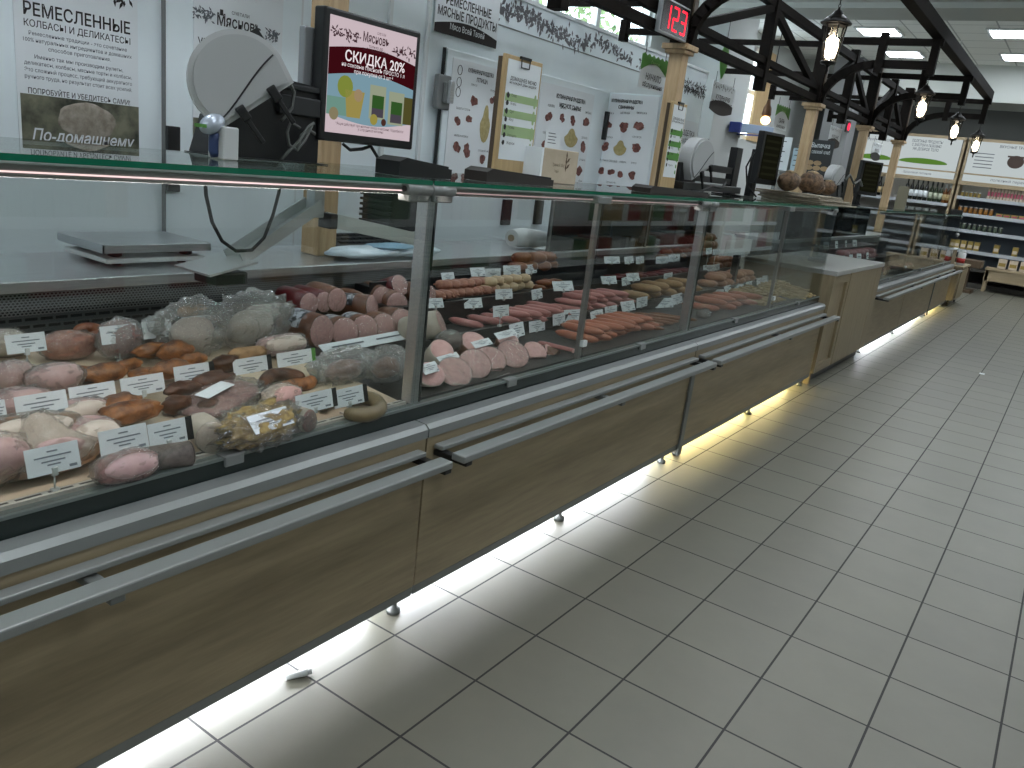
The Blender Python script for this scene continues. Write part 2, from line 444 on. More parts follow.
# ceiling lights
def luminaires():
    dm = emit('lit_diffuser', '#f4f5f4', 4.4); dw = emit('bright_diffuser', '#eef6ff', 22.0)
    spots = [(x, y) for y in (-3.6, -0.6, 2.4, 5.2, 10.2, 11.9, 13.9) for x in (-2.22, -.46, 1.2, 2.9, 4.6)]
    proto = None; lab = {}; p2 = None
    for x, y in spots:
        if proto is None:
            proto = thing('ceiling_light', '', 'ceiling light', (x, y, 3.8), 'square ceiling lights')
            MB().box(x - .31, x + .31, y - .31, y + .31, 3.775, 3.799, .004).build('frame', WHITE, proto)
            MB().box(x - .26, x + .26, y - .26, y + .26, 3.768, 3.7745).build('diffuser', dm, proto)
            o = proto
        else: o = dup(proto, (x, y, 3.8))
        if x < -2:
            for c in o.children:
                if c.name.startswith('diffuser'):
                    if p2 is None: p2 = c.data.copy(); p2.materials[0] = dw
                    c.data = p2
        row = {11.9: 'row just beyond the beam', 13.9: 'row farthest along', 10.2: 'row right behind the beam'}.get(y, 'row over the near tiled aisle')
        if y in (-3.6, -.6, 2.4, 5.2): row = '%s row before the beam' % {5.2: 'first', 2.4: 'second', -.6: 'third', -3.6: 'fourth'}[y]
        o['label'] = 'square lit ceiling panel, %s from windows, %s' % (ORD[[-2.22, -.46, 1.2, 2.9, 4.6].index(x)], row)
luminaires()

# ------------------------------------------------------------------ timber pergola
CY_ = [0.42, 3.55, 6.87, 9.2, 11.4]
def pergola():
    g = thing('timber_pergola', 'dark timber pergola on pale wooden posts above the display counters', 'pergola', (-1.5, 6, 0))
    X = -1.5
    for i, y in enumerate(CY_):
        z0 = 0.9 if i < 4 else 0.0
        z0 = 0.901
        c = MB().box(X - .05, X + .05, y - .05, y + .05, z0, 2.19, .004).build('column', PINE, g)
        MB().box(X - .075, X + .075, y - .075, y + .075, 2.165, 2.19, .004).box(X - .095, X + .095, y - .095, y + .095, 2.19, 2.225, .004).build('cap', PINE, c)
        MB().box(X - .06, X + .06, y - .06, y + .06, 2.225, 2.95, .006).build('upper_post', DARKW, g)
        MB().box(X + .06, X + .068, y - .03, y + .03, 2.225, 2.93).build('post_strip', wood('brown_strip', '#54463a', '#6a5a49', 'Z'), g)  # paler brown strip along the aisle side of the dark post
        # arms over the aisle
        MB().box(X + .06, -.44, y - .03, y + .03, 2.79, 2.85, .003).build('arm_bar', DARKW, g)
        pts = [(X + .05, y, 2.2)]
        for k in range(9):
            a = k / 8 * PI / 2; pts.append((X + .06 + .52 * (1 - math.cos(a)), y, 2.26 + .36 * math.sin(a)))
        pts.append((-.5, y, 2.62)); mb = MB()
        for a, b in zip(pts, pts[1:]): mb.bar(a, Vector(b) + (Vector(b) - Vector(a)).normalized() * .012, .06, .07)
        mb.build('curved_brace', DARKW, g)
        MB().box(-1.0, -.93, y - .035, y + .035, 2.54, 2.9, .003).build('arm_tie', DARKW, g)
        MB().box(-.535, -.465, y - .035, y + .035, 2.53, 2.9, .003).build('arm_end', DARKW, g)
        # rods to the staff side
        MB().box(-1.95, X - .06, y - .02, y + .02, 2.285, 2.325).box(-1.97, -1.92, y - .03, y + .03, 2.24, 2.38).build('hanger_bar', DARKW, g)
        MB().box(-2.85, X - .06, y - .025, y + .025, 2.76, 2.81).box(-2.5, X - .06, y - .025, y + .025, 2.47, 2.52).build('rear_arm', DARKW, g)
    ys = [-2.8] + CY_
    for a, b in zip(ys, ys[1:]):
        a += .06; b -= .06; m = (a + b) / 2
        if a < -2: continue
        MB().box(X - .03, X + .03, a, b, 2.24, 2.30).box(X - .03, X + .03, a, b, 2.35, 2.40).build('lower_chord', DARKW, g)
        MB().box(X - .03, X + .03, a, b, 2.79, 2.86).build('upper_chord', DARKW, g)
        MB().box(X - .045, X + .045, m - .04, m + .04, 2.14, 2.92, .004).build('king_post', DARKW, g)
        for q, s in ((a, 1), (b, -1)):
            MB().bar((X, q + s * .02, 2.36), (X, m - s * .04, 2.78), .05, .06).build('diagonal_brace', DARKW, g)
    MB().box(X - .03, X + .03, -3.0, CY_[0] - .06, 2.24, 2.30).box(X - .03, X + .03, -3.0, CY_[0] - .06, 2.35, 2.40).build('lower_chord', DARKW, g)
    MB().box(-.55, -.45, -2.8, 11.5, 2.855, 2.97, .005).build('outer_beam', DARKW, g)
pergola()

def lantern():
    fm = mat('black_iron', '#141210', 0.4, 0.5); gm = glass('lantern_glass', '#f3efe4', 1.4, 0.05)
    bulb = emit('lit_bulb', '#fff0dc', 28.0)
    names = ['black iron lantern with a lit bulb, the largest and nearest of the hanging row', 'black iron lantern with a lit bulb, second nearest of the hanging row', 'black iron lantern with a lit bulb, third along the hanging row', 'black iron lantern with a lit bulb, farthest and smallest of the hanging row']
    y = CY_[1]; x, z = -.5, 2.08
    t = thing('hanging_lantern', names[0], 'lantern', (x, y, z), 'lanterns hanging from the pergola arms')
    M6 = lambda r0, z0, r1, z1: [(r0, z0), (r1, z1)]
    MB().lathe([(.004, 0), (.010, .02), (.006, .04), (.02, .055), (.045, .06), (.05, .072), (.04, .08)], (x, y, z), 12).build('finial', fm, t)
    MB().lathe([(.038, .072), (.042, .072), (.068, .285), (.064, .285)], (x, y, z), 6).build('glass_pane', gm, t)
    f = MB()
    for k in range(6):
        a = k * PI / 3; f.bar((x + .042 * math.cos(a), y + .042 * math.sin(a), z + .072), (x + .069 * math.cos(a), y + .069 * math.sin(a), z + .287), .007, .007)
    f.lathe([(.066, .28), (.073, .28), (.073, .29), (.066, .29)], (x, y, z), 6).build('frame', fm, t)
    MB().lathe([(.09, .288), (.095, .294), (.06, .325), (.035, .345), (.028, .36), (.012, .37), (.006, .385)], (x, y, z), 12).build('roof', fm, t)
    MB().lathe([(.002, .085), (.03, .10), (.04, .15), (.036, .20), (.010, .225)], (x, y, z), 12).build('bulb', bulb, t)
    MB().cyl((x, y, z + .21), (x, y, z + .29), .009, n=8).build('bulb_socket', mat('lamp_socket', '#c9c2b0', .5), t)
    ch = MB(); zz = z + .38
    k = 0
    while zz < 2.505:
        p = [(x + .007 * math.cos(q) * (k % 2 == 0), y + .007 * math.cos(q) * (k % 2), zz + .012 + .014 * math.sin(q)) for q in [i * PI / 4 for i in range(9)]]
        ch.tube(p, .0022, 5, False); zz += .021; k += 1
    ch.build('chain', fm, t)
    for i, yy in enumerate(CY_[2:]): dup(t, (x, yy, z), None, names[i + 1])
lantern()

# ------------------------------------------------------------------ display counters
XG = -0.412
def tube_path(*p): return p
def counter(label, y0, y1, splits, led, seams=(), deckmat=CREAM, feet=(), end_lo=False, end_hi=False, dark_lo=True, shelf=True, hinge_lo=True, hinge_hi=True, lux=26.0, rear=False):
    m = (y0 + y1) / 2; g = 0.004
    t = thing('display_counter', label, 'display counter', (-.9, m, 0), 'refrigerated display counters along the aisle')
    ys = [y0] + list(seams) + [y1]
    for a, b in zip(ys, ys[1:]):
        MB().box(-.368, -.35, a + g, b - g, .09, .572).build('front_panel', OAK, t)
    MB().box(-.37, -.352, y0 + g, y1 - g, .058, .088, .002).build('skirting', ALUD, t)
    for f in feet:
        MB().lathe([(.022, 0), (.022, .012), (.010, .018), (.010, .1), (.016, .1), (.016, .2)], (-.388, f, 0.001), 10).build('foot', ALUD, t)
    MB().extr([(-.345, .574), (-.345, .600), (-.358, .612), (-.398, .614), (-.398, .574)], y0 + .003, y1 - .003).build('bumper_rail', ALU, t)
    MB().extr([(-.40, .575), (-.40, .606), (-.403, .606), (-.403, .650), (-.427, .650), (-.43, .606), (-.43, .575)], y0, y1).build('glass_channel', mat('dark_green_rail', '#2b3331', .25, .3), t)
    MB().box(-.428, -.401, y0, y1, .6505, .657).build('channel_lip', mat('grey_green_lip', '#6f7774', .35, .3), t)
    if shelf:
        MB().box(-.345, -.312, y0 + .03, y1 - .04, .536, .550, .003).build('shelf_slat', ALU, t)
        MB().box(-.270, -.222, y0 + .02, y1 - .03, .526, .548, .004).build('shelf_rail', ALU, t)
        for e in (y0 + .035, (y0 + y1) / 2, y1 - .06):
            MB().box(-.35, -.225, e, e + .03, .512, .530, .003).build('shelf_bracket', DARK if e != m else ALUD, t)
    # glass
    ys = [y0] + list(splits) + [y1]
    for a, b in zip(ys, ys[1:]):
        MB().box(XG - .004, XG + .004, a + .004, b - .004, .658, 1.276).build('glass_pane', PANE, t)
        ym = a + (b - a) * .5
        MB().box(-.425, -.396, ym - .03, ym + .03, .657, .662, .002).box(-.402, -.394, ym - .025, ym + .025, .635, .66, .002).build('glass_clip', ALU, t)
    MB().box(-.95, XG + .004, y0 + .003, y1 - .003, 1.281, 1.293).build('top_glass', TOPG, t)
    MB().box(XG + .0042, XG + .0062, y0 + .003, y1 - .003, 1.281, 1.293).build('polished_edge', EDGE, t)
    MB().box(-.468, -.43, y0 + .02, y1 - .02, 1.2525, 1.2795, .004).build('light_rail', ALU, t)
    MB().box(-.4295, -.427, y0 + .05, y1 - .05, 1.2605, 1.2635).build('led_strip', emit('case_led_edge_%d' % int(lux * 10), '#ffd9d8', .055 * lux), t)
    MB().box(-.462, -.438, y0 + .05, y1 - .05, 1.2521, 1.2524).build('led_strip', emit('case_led_%d' % int(lux * 10), '#fff0ec', lux), t)
    # posts and hinge blocks
    if hinge_lo:
        MB().box(-.462, -.422, y0 + .001, y0 + .033, .655, 1.247, .003).build('glass_post', STEEL, t)
        MB().box(-.447, -.421, y0 + .0335, y0 + .041, .655, 1.25).build('post_seal', RUBBER, t)
        hb = MB()
        for s0, s1 in ((y0 + .011, y0 + .09),):
            hb.box(-.45, -.408, s0, s1, 1.235, 1.272, .004); hb.cyl((-.418, s0 - .01, 1.268), (-.418, s1 + .006, 1.268), .0165, n=14)
        h = hb.build('glass_hinge', ALU, t)
        
    if hinge_hi:
        hb = MB().box(-.45, -.408, y1 - .09, y1 - .008, 1.235, 1.272, .004).cyl((-.418, y1 - .1, 1.268), (-.418, y1 - .003, 1.268), .0165, n=14)
        h = hb.build('glass_hinge', ALU, t)
        MB().cyl((-.418, y1 - .1005, 1.268), (-.418, y1 - .103, 1.268), .008, n=10).build('screw', DARK, h)
    for sp in splits:
        MB().box(-.44, -.422, sp - .012, sp + .012, .658, 1.25, .002).build('mullion', mat('clear_profile', '#7d7a78', .3, .3), t)
        MB().box(-.42, -.402, sp - .016, sp + .016, .71, .735, .003).build('mullion_clip', WHITE, t)
        MB().box(-.45, -.404, sp - .05, sp + .05, 1.25, 1.276, .004).build('mullion_hinge', ALU, t)
    dz0, dz1 = (deckz(-.43), deckz(-1.285)) if deckmat is CREAM else (.656, .657)
    MB().extr([(-.43, .61), (-.43, dz0 - .002), (-1.285, dz1 - .002), (-1.285, dz1 - .03)], y0 + .002, y1 - .002).build('deck', deckmat, t)
    MB().extr([(-.436, deckz(-.436) - .001), (-.436, deckz(-.436) + .008), (-.462, deckz(-.462) + .003), (-.462, deckz(-.462) - .001)], y0 + .002, y1 - .002).build('front_grille', MATS['front_slots'] if deckmat is CREAM else MATS['front_slots_dark'], t)
    MB().box(-1.31, -1.292, y0 + .002, y1 - .002, .70, .800).build('rear_grille', MATS['slot_grille'], t)
    MB().box(-1.31, -1.286, y0 + .002, y1 - .002, .8005, .866).build('punched_band', MATS['punched_steel'], t)
    MB().box(-1.72, -1.27, y0 + .002, y1 - .002, .868, .90, .003).build('worktop', STEEL, t)
    MB().box(-1.55, -1.312, y0 + .002, y1 - .002, .06, .867).box(-1.31, -.44, y0 + .002, y1 - .002, .22, .56).build('body', GREY, t)
    if end_lo: MB().box(-1.27, -.42, y0 - .0, y0 + .008, .60, 1.276).build('end_glass', PANE, t)
    if end_hi: MB().box(-1.0, -.42, y1 - .008, y1, .60, 1.276).build('end_glass', PANE, t)
    if rear:
        for a, b, x in ((y0 + .01, m + .03, -1.285), (m - .03, y1 - .01, -1.297)):
            d = MB().box(x - .003, x + .003, a, b, .905, 1.262).build('rear_door', glass('smoked_rear_glass', '#59625f', 1.8), t)
            MB().box(x - .006, x + .006, a, a + .022, .903, 1.264).box(x - .006, x + .006, b - .022, b, .903, 1.264).box(x - .006, x + .006, a + .022, b - .022, 1.25, 1.264).build('door_frame', ALUD, d)
        MB().box(-1.31, -1.27, y0 + .004, y1 - .004, 1.265, 1.279).build('rear_rail', ALUD, t)
    # lamp tube shining on the floor below the front
    MB().box(-.49, -.475, y0 + .06, y1 - .06, .078, .093).build('plinth_led', led, t)
    MB().box(-.495, -.47, y0 + .05, y1 - .05, .0935, .22).build('led_holder', GREY, t)
    return t
pattern_mat('slot_grille', '#4c5052', '#141617', (1, 2), .042, .021, .40, .20, .5, .4)
pattern_mat('punched_steel', '#6f7375', '#191b1c', (1, 2), .011, .0075, .33, .33, .6, .35)
pattern_mat('front_slots', '#bdb9b1', '#1c1c1c', (1, 0), .06, .02, .40, .22, .0, .5, True)
pattern_mat('front_slots_dark', '#26292a', '#0c0c0c', (1, 0), .06, .02, .40, .22, .3, .5, True)
COOL = emit('cool_plinth_light', '#eef3fa', 72.0)
WARM = emit('warm_plinth_light', '#ffe7a0', 50.0)
def front_slots_fix():
    pass
counter('nearest display counter with smoked hams and wrapped meats on a cream deck', -2.2, -.175, (-1.42,), COOL, (), CREAM, (-1.2, -.215), hinge_lo=False)
counter('second display counter with large cut boiled sausages and black stepped trays', -.175, 1.82, (.79,), COOL, (), BLACKT, (.75, 1.72), lux=10.0)
counter('third display counter before the oak cabinet with sausages and pale straws', 1.82, 4.2, (3.12,), WARM, (), BLACKT, (1.9, 3.0, 4.1), end_hi=True, lux=2.5, rear=True)
counter('fourth display counter just beyond the oak cabinet with pale pink packs', 5.9, 9.62, (7.58, ), COOL, (7.57,), BLACKT, (6.0, 7.6, 9.5), end_lo=True, hinge_lo=False, lux=1.2, rear=True)
counter('farthest display counter, short and next to the far wooden end unit', 9.62, 11.2, (), WARM, (), BLACKT, (9.7, 11.1), end_hi=True, lux=1.0)
# dark upright trims between panels
for y, lb in ((1.82, 'second and third'), (9.62, 'fourth and last')):
    tag(MB().box(-.349, -.338, y - .022, y + .022, .03, .50, .002).build('joint_strip', ALUD), 'grey upright strip covering the joint of the %s counters' % lb, 'strip', 'grey joint strips on the counter fronts')

def cabinet():
    t = thing('wooden_cabinet', 'oak cabinet with white top standing between the third and fourth counters', 'cabinet', (-.7, 5.05, 0))
    y0, y1, x0, xf = 4.215, 5.885, -1.0, -.33
    MB().box(x0, xf - .02, y0, y1, .08, .815).build('carcass', OAKZ, t)
    fr = MB(); X0, X1 = xf - .02, xf
    for a, b in ((y0, y0 + .06), (y0 + .43, y0 + .49), (y1 - .05, y1)): MB().box(X0, X1, a, b, .085, .815).build('stile', OAKZ, t)
    for a, b in ((.75, .815), (.085, .15)): MB().box(X0, X1, y0 + .0605, y0 + .4295, a, b).build('frame_rail', OAK, t)
    MB().box(X0, X1 + .004, y0 + .495, y1 - .22, .085, .815, .002).build('door', OAKZ, t)
    MB().box(X0, X1 + .004, y1 - .215, y1 - .055, .085, .815, .002).build('filler_panel', OAKZ, t)
    MB().box(x0, xf + .012, y0 - .005, y1 + .005, .816, .85, .004).build('countertop', mat('white_laminate', '#9b9c98', .35), t)
    MB().box(x0 + .05, xf - .05, y0 + .05, y1 - .01, 0.001, .079).build('plinth', DARK, t)
    MB().box(xf - .06, xf - .02, y0 + .0, y0 + .04, 0.001, .084).build('foot', OAKX, t)
cabinet()
def end_unit():
    t = thing('wooden_end_unit', 'oak box on castors at the far end of the display counters', 'cabinet', (-.55, 11.75, 0))
    MB().box(-.85, -.27, 11.3, 12.2, .09, .56, .004).build('carcass', OAKZ, t)
    MB().box(-.88, -.24, 11.27, 12.23, .561, .59, .004).build('top', OAKX, t)
    MB().box(-.265, -.252, 11.36, 12.14, .13, .53, .002).build('door', OAKZ, t)
    for x in (-.8, -.33):
        for y in (11.36, 12.14):
            MB().cyl((x - .012, y, .031), (x + .012, y, .031), .03, n=12).box(x - .015, x + .015, y - .015, y + .015, .05, .089).build('castor', DARK, t)
end_unit()

# ------------------------------------------------------------------ posters and signs
PHOTO = mat('poster_photo', '#2c3025', 0.5, col2='#7b7a66', scale=9, detail=8)
def lines(mb, o, up_step, n, right, up, w, h, txt, seed=0):
    for i in range(n): mb.text(txt[i % len(txt)], Vector(o) - Vector(up) * up_step * i, right, up, h, w)
def poster(label, X, pl, pr, zt, zb, name='poster', cat='poster', m=PAPER, th=.004):
    yl = at(*pl, X=X).y; yr = at(*pr, X=X).y
    t = thing(name, label, cat, (X, (yl + yr) / 2, zb))
    MB().box(X, X + th, yl, yr, zb, zt).build('sheet', m, t)
    return t, yl, yr
def leaves_at(mb, X, yc, zc, w, h, n, L, seed=3):
    r = random.Random(seed)
    for i in range(n):
        y = yc + (r.random() - .5) * w; z = zc + (r.random() - .5) * h
        mb.leaf((X + .0005 + r.random() * .0006, y, z), UY, UZ, r.random() * 6.28, L * (.6 + r.random() * .8), L * .2)
    return mb

def posters():
    X = XW + .002
    zt = at(22, -70, X=X).z; zb = at(24, 140, X=X).z
    t, a, b = poster('white poster headed in dark capitals over a log photo, left on cold room wall', X, (17, 95), (138, 105), 2.05, zb)
    c = (a + b) / 2; w = b - a; o = X + .004
    mb = MB()
    mb.text('РЕМЕСЛЕННЫЕ', (o, c, at(76, 18, X=X).z - .022), UY, UZ, .046, w * .86, bold=.016)
    mb.text('КОЛБАСЫ И ДЕЛИКАТЕСЫ', (o, c, at(76, 30, X=X).z - .018), UY, UZ, .025, w * .86, bold=.006)
    fine = MB()
    s = ['Ремесленные традиции - это сочетание', '100% натуральных ингредиентов и домашних', 'способов приготовления.', '', 'Именно так мы производим рулеты,', 'деликатесы, колбасы, мясные торты и колбасы.', 'Это сложный процесс, требующий аккуратного', 'ручного труда, но результат стоит всех усилий.']
    for i, (px, py) in enumerate(((78, 38), (78, 45), (80, 52), None, (79, 61), (78, 68), (78, 74), (78, 81)) ) if False else []: pass
    zz = [at(78, q, X=X).z - .012 for q in (40, 46.5, 53, 0, 62, 68.5, 75, 81.5)]
    for q, z in zip(s, zz):
        if q: fine.text(q, (o, c, z), UY, UZ, .0145, w * .88)
    fine.build('fine_lettering', INKG, t)
    mb.text('ПОПРОБУЙТЕ И УБЕДИТЕСЬ САМИ!', (o, c, at(80, 96, X=X).z - .012), UY, UZ, .020, w * .84, bold=.008)
    leaves_at(mb, o, b - .09, 1.83, .12, .05, 40, .03); leaves_at(mb, o, c + .03, 1.83, .1, .03, 20, .03)
    mb.build('lettering', INK, t)
    zp = at(80, 100, X=X).z
    p = MB().box(o - .001, o + .001, a + .01, b, zb, zp).build('photo', PHOTO, t)
    MB().blob((o + .001, c + .02, (zp + zb) / 2 + .005), (.0035, .12, .075), amp=.12, seed=4).build('log_slice', mat('log_end', '#7d7466', .7, col2='#a0978a', scale=30), t)
    MB().text('По-домашнему', (o + .006, c + .01, zb + .004), UY, UZ, .045, w * .86, bold=.014, shear=.25).build('caption', PAPER, t)
    # second poster behind the weighing head
    X2 = X + .03; zb2 = at(200, 148, X=X2).z
    t, a, b = poster('white poster with a leafy shop emblem behind the round grey printing scale', X2, (193, 60), (281, 60), 2.05, zb2)
    o = X2 + .004; c = (a + b) / 2; mb = MB()
    z = at(237, 24, X=X2).z
    mb.text('Мясновъ', (o, at(239, 24, X=X2).y, z - .022), UY, UZ, .05, .24, bold=.015); mb.text('СМЕТАЛИ', (o, at(240, 16, X=X2).y, z + .035), UY, UZ, .014, .1)
    mb.box(o, o + .001, at(221, 12, X=X2).y - .008, at(221, 12, X=X2).y + .008, z + .02, z + .045)
    m2 = leaves_at(MB(), o, at(203, 21, X=X2).y, z + .005, .09, .04, 55, .02, 5); m2.build('ornament', INKG, t); m2 = leaves_at(MB(), o, at(272, 36, X=X2).y, at(272, 36, X=X2).z, .07, .04, 50, .02, 6); m2.build('ornament', INKG, t)
    mb.text('УГОЩАЙТЕСЬ', (o, at(197, 42, X=X2).y, at(198, 42, X=X2).z - .015), UY, UZ, .036, .3, 'L', bold=.01)
    mb.text('г.', (o, at(200, 106, X=X2).y, at(200, 106, X=X2).z), UY, UZ, .02, None, 'L'); mb.text('эк', (o, at(204, 110, X=X2).y, at(204, 112, X=X2).z), UY, UZ, .02, None, 'L')
    mb.build('lettering', INK, t)
    MB().box(o - .001, o + .001, a, b, zb2, at(200, 118, X=X2).z).build('photo', PHOTO, t)
    MB().text('сорт', (o + .002, at(213, 155, X=X2).y, zb2 + .03), UY, UZ, .04, None, 'L', bold=.01).build('caption', PAPER, t)
    # board over the latch door
    X3 = XW + .012
    a = at(434, 20, X=X3).y; b = at(497, 30, X=X3).y; zb = at(434, 31, X=X3).z
    t = thing('wall_sign', 'white wall sign lettered in capitals above a dark curved band', 'sign', (X3, (a + b) / 2, zb))
    MB().box(X3, X3 + .006, a, b, zb, 2.36).build('sheet', PAPER, t)
    o = X3 + .007; c = (a + b) / 2; mb = MB()
    mb.text('РЕМЕСЛЕННЫЕ', (o, c + .0, at(468, 9, X=X3).z - .012), UY, UZ, .05, (b - a) * .72, bold=.02)
    mb.text('МЯСНЫЕ ПРОДУКТЫ', (o, c, at(467, 21, X=X3).z - .012), UY, UZ, .05, (b - a) * .94, bold=.02); mb.build('lettering', INK, t)
    n = 12; h = .09
    poly = [(0, 0), (b - a, 0), (b - a, h * .55)] + [((b - a) * (1 - k / n), h * (.55 + .45 * math.sin(PI * k / n))) for k in range(1, n)] + [(0, h * .55)]
    MB().prism(poly, (X3 + .006, a, zb), UY, UZ, .001).build('dark_band', mat('dark_brown_print', '#1a1314', .6), t)
    MB().text('Мясо Всей Твоей', (o + .002, c, zb + .035), UY, UZ, .035, (b - a) * .55, bold=.006).build('caption', PAPER, t)
    # meat cut posters
    MEAT = mat('printed_meat', '#4d2a28', .6, col2='#8a5a50', scale=40); PALE = mat('printed_fowl', '#9c8f5c', .6, col2='#b3a472', scale=40)
    def cuts(t, o, right, P, marks, pales):
        n = Vector(right).cross(Vector(UZ)) * .001
        for i, (u, v, s) in enumerate(marks):
            mb = MB()
            for k in range(3):
                q = P(u, v) + Vector(right) * R.uniform(-.3, .3) * s + Vector(UZ) * R.uniform(-.25, .25) * s + n
                pl = [(s * .5 * math.cos(j * PI / 5) * R.uniform(.6, 1), s * .42 * math.sin(j * PI / 5) * R.uniform(.6, 1)) for j in range(10)]
                mb.prism(pl, q, right, UZ, .0006 + .0002 * k)
            mb.build('meat_picture', MEAT, t)
        mb = MB()
        for u, v, wd, ht in pales:
            pl = [(wd * math.cos(j * PI / 8) * (1 if math.sin(j * PI / 8) < .3 else .6), ht * math.sin(j * PI / 8)) for j in range(16)]
            mb.prism(pl, P(u, v) + n, right, UZ, .001)
        mb.build('carcass_picture', PALE, t)
    # 1: fowl
    X4 = XW + .052
    za, zb = at(470, 62, X=X4).z, at(470, 178, X=X4).z
    t, a, b = poster('white poster of fowl cuts beside the grey door latch', X4, (452, 70), (500, 85), za, zb)
    P = lambda px, py: at(px, py, X=X4 + .004)
    mb = MB(); o = X4 + .005; k = .001
    mb.text('КУЛИНАРНАЯ РАЗДЕЛКА', P(481, 75) + Vector((k, 0, 0)), UY, UZ, .024, .27, bold=.03); mb.text('ПТИЦА', P(482, 83) + Vector((k, 0, 0)), UY, UZ, .024, .12, bold=.03)
    for px, py, s in ((474, 86, 'КРЫЛО'), (493, 92, 'ГРУДКА'), (463, 110, 'БЕДРО И ГОЛЕНЬ'), (461, 137, 'ФИЛЕ И ОКОРОК'), (484, 152, 'СУПОВОЙ НАБОР')): mb.text(s, P(px, py) + Vector((k, 0, 0)), UY, UZ, .012, .14)
    for px, py in ((460, 70), (459, 82), (458, 92)):
        q = P(px, py); mb.tube([(q.x + .001, q.y + .022 * math.cos(j * PI / 8), q.z + .028 * math.sin(j * PI / 8)) for j in range(17)], .002, 4)
    mb.build('lettering', INK, t)
    cuts(t, o, UY, P, [(474, 100, .07), (493, 101, .06), (458, 120, .06), (469, 121, .06), (456, 147, .07), (468, 150, .08), (482, 160, .06)], [(485, 124, .055, .12)])
    # 2: pork
    t, a, b = poster('white poster of meat cuts behind the cardboard box', X4, (541, 85), (594, 98), at(567, 88, X=X4).z, at(565, 190, X=X4).z)
    mb = MB()
    mb.text('КУЛИНАРНАЯ РАЗДЕЛКА', P(571, 101) + Vector((k, 0, 0)), UY, UZ, .028, .42, bold=.03); mb.text('МЯСНОЕ СЫРЬЕ', P(570, 109) + Vector((k, 0, 0)), UY, UZ, .028, .34, bold=.03)
    for px, py, s in ((551, 107, 'КОРЕЙКА'), (563, 109, 'ШЕЙКА'), (574, 111, 'ОКОРОК'), (588, 114, 'ВЫРЕЗКА'), (546, 134, 'ГРУДИНКА'), (584, 139, 'ЛОПАТКА'), (582, 161, 'РУЛЬКА'), (580, 182, 'Срок')): mb.text(s, P(px, py) + Vector((k, 0, 0)), UY, UZ, .016, .09)
    mb.build('lettering', INK, t)
    cuts(t, o, UY, P, [(549, 117, .08), (562, 118, .06), (572, 120, .07), (585, 123, .09), (546, 142, .09), (583, 147, .08), (580, 170, .1)], [(571, 138, .1, .07)])
    # 3: on the cross leaf
    Y5 = 4.186
    xa, xb = -2.33, -1.9
    zt, zb = at(630, 95, Y=Y5).z, at(630, 188, Y=Y5).z
    t = thing('poster', 'white poster of meat cuts on the open door leaf facing the camera', 'poster', (-2.1, Y5, zb))
    MB().box(xa, xb, Y5 - .004, Y5, zb, zt).build('sheet', PAPER, t)
    P = lambda px, py: at(px, py, Y=Y5 - .005); k = Vector((0, -.001, 0)); mb = MB()
    mb.text('КУЛИНАРНАЯ РАЗДЕЛКА', P(627, 103) + k, UX, UZ, .024, .28, bold=.03); mb.text('СВИНИНЫ', P(626, 109) + k, UX, UZ, .024, .14, bold=.03)
    for px, py, s in ((609, 114, 'ГРУДИНКА'), (625, 114, 'ШЕЙНАЯ'), (642, 114, 'ВЫРЕЗКА'), (608, 138, 'ЛОПАТКА'), (637, 138, 'ОКОРОК'), (604, 161, 'РУЛЬКА'), (613, 162, 'СЕРДЦЕ'), (623, 163, 'РЁБРА'), (634, 164, 'РАГУ'), (611, 183, 'Срок годности 48 ч.')): mb.text(s, P(px, py) + k, UX, UZ, .014, .09)
    mb.build('lettering', INK, t)
    cuts(t, 0, UX, P, [(608, 124, .07), (624, 127, .07), (639, 125, .08), (605, 147, .07), (636, 148, .08), (602, 171, .06), (611, 173, .06), (621, 174, .06), (632, 175, .06)], [(620, 148, .06, .06)])
    # boards past the nearest aisle post
    t = thing('poster', 'grey white poster with two meat pictures beyond the aisle post', 'poster', (XW + .002, 5.9, 1.2))
    X = XW + .002; a, b = 5.3, 6.18
    MB().box(X, X + .004, a, b, 1.2, 1.9).build('sheet', PAPER, t)
    mb = MB(); mb.text('РАЗДЕЛКА', (X + .005, 5.92, 1.76), UY, UZ, .05, .4, bold=.01); mb.text('И НАРЕЗКА', (X + .005, 5.92, 1.68), UY, UZ, .05, .4, bold=.01)
    leaves_at(mb, X + .001, 5.95, 2.2, .5, .10, 170, .035, 9); mb.build('lettering', INK, t)
    cuts(t, 0, UY, lambda u, v: Vector((X + .005, u, v)), [(5.72, 1.52, .12), (5.98, 1.52, .12)], [])
posters()

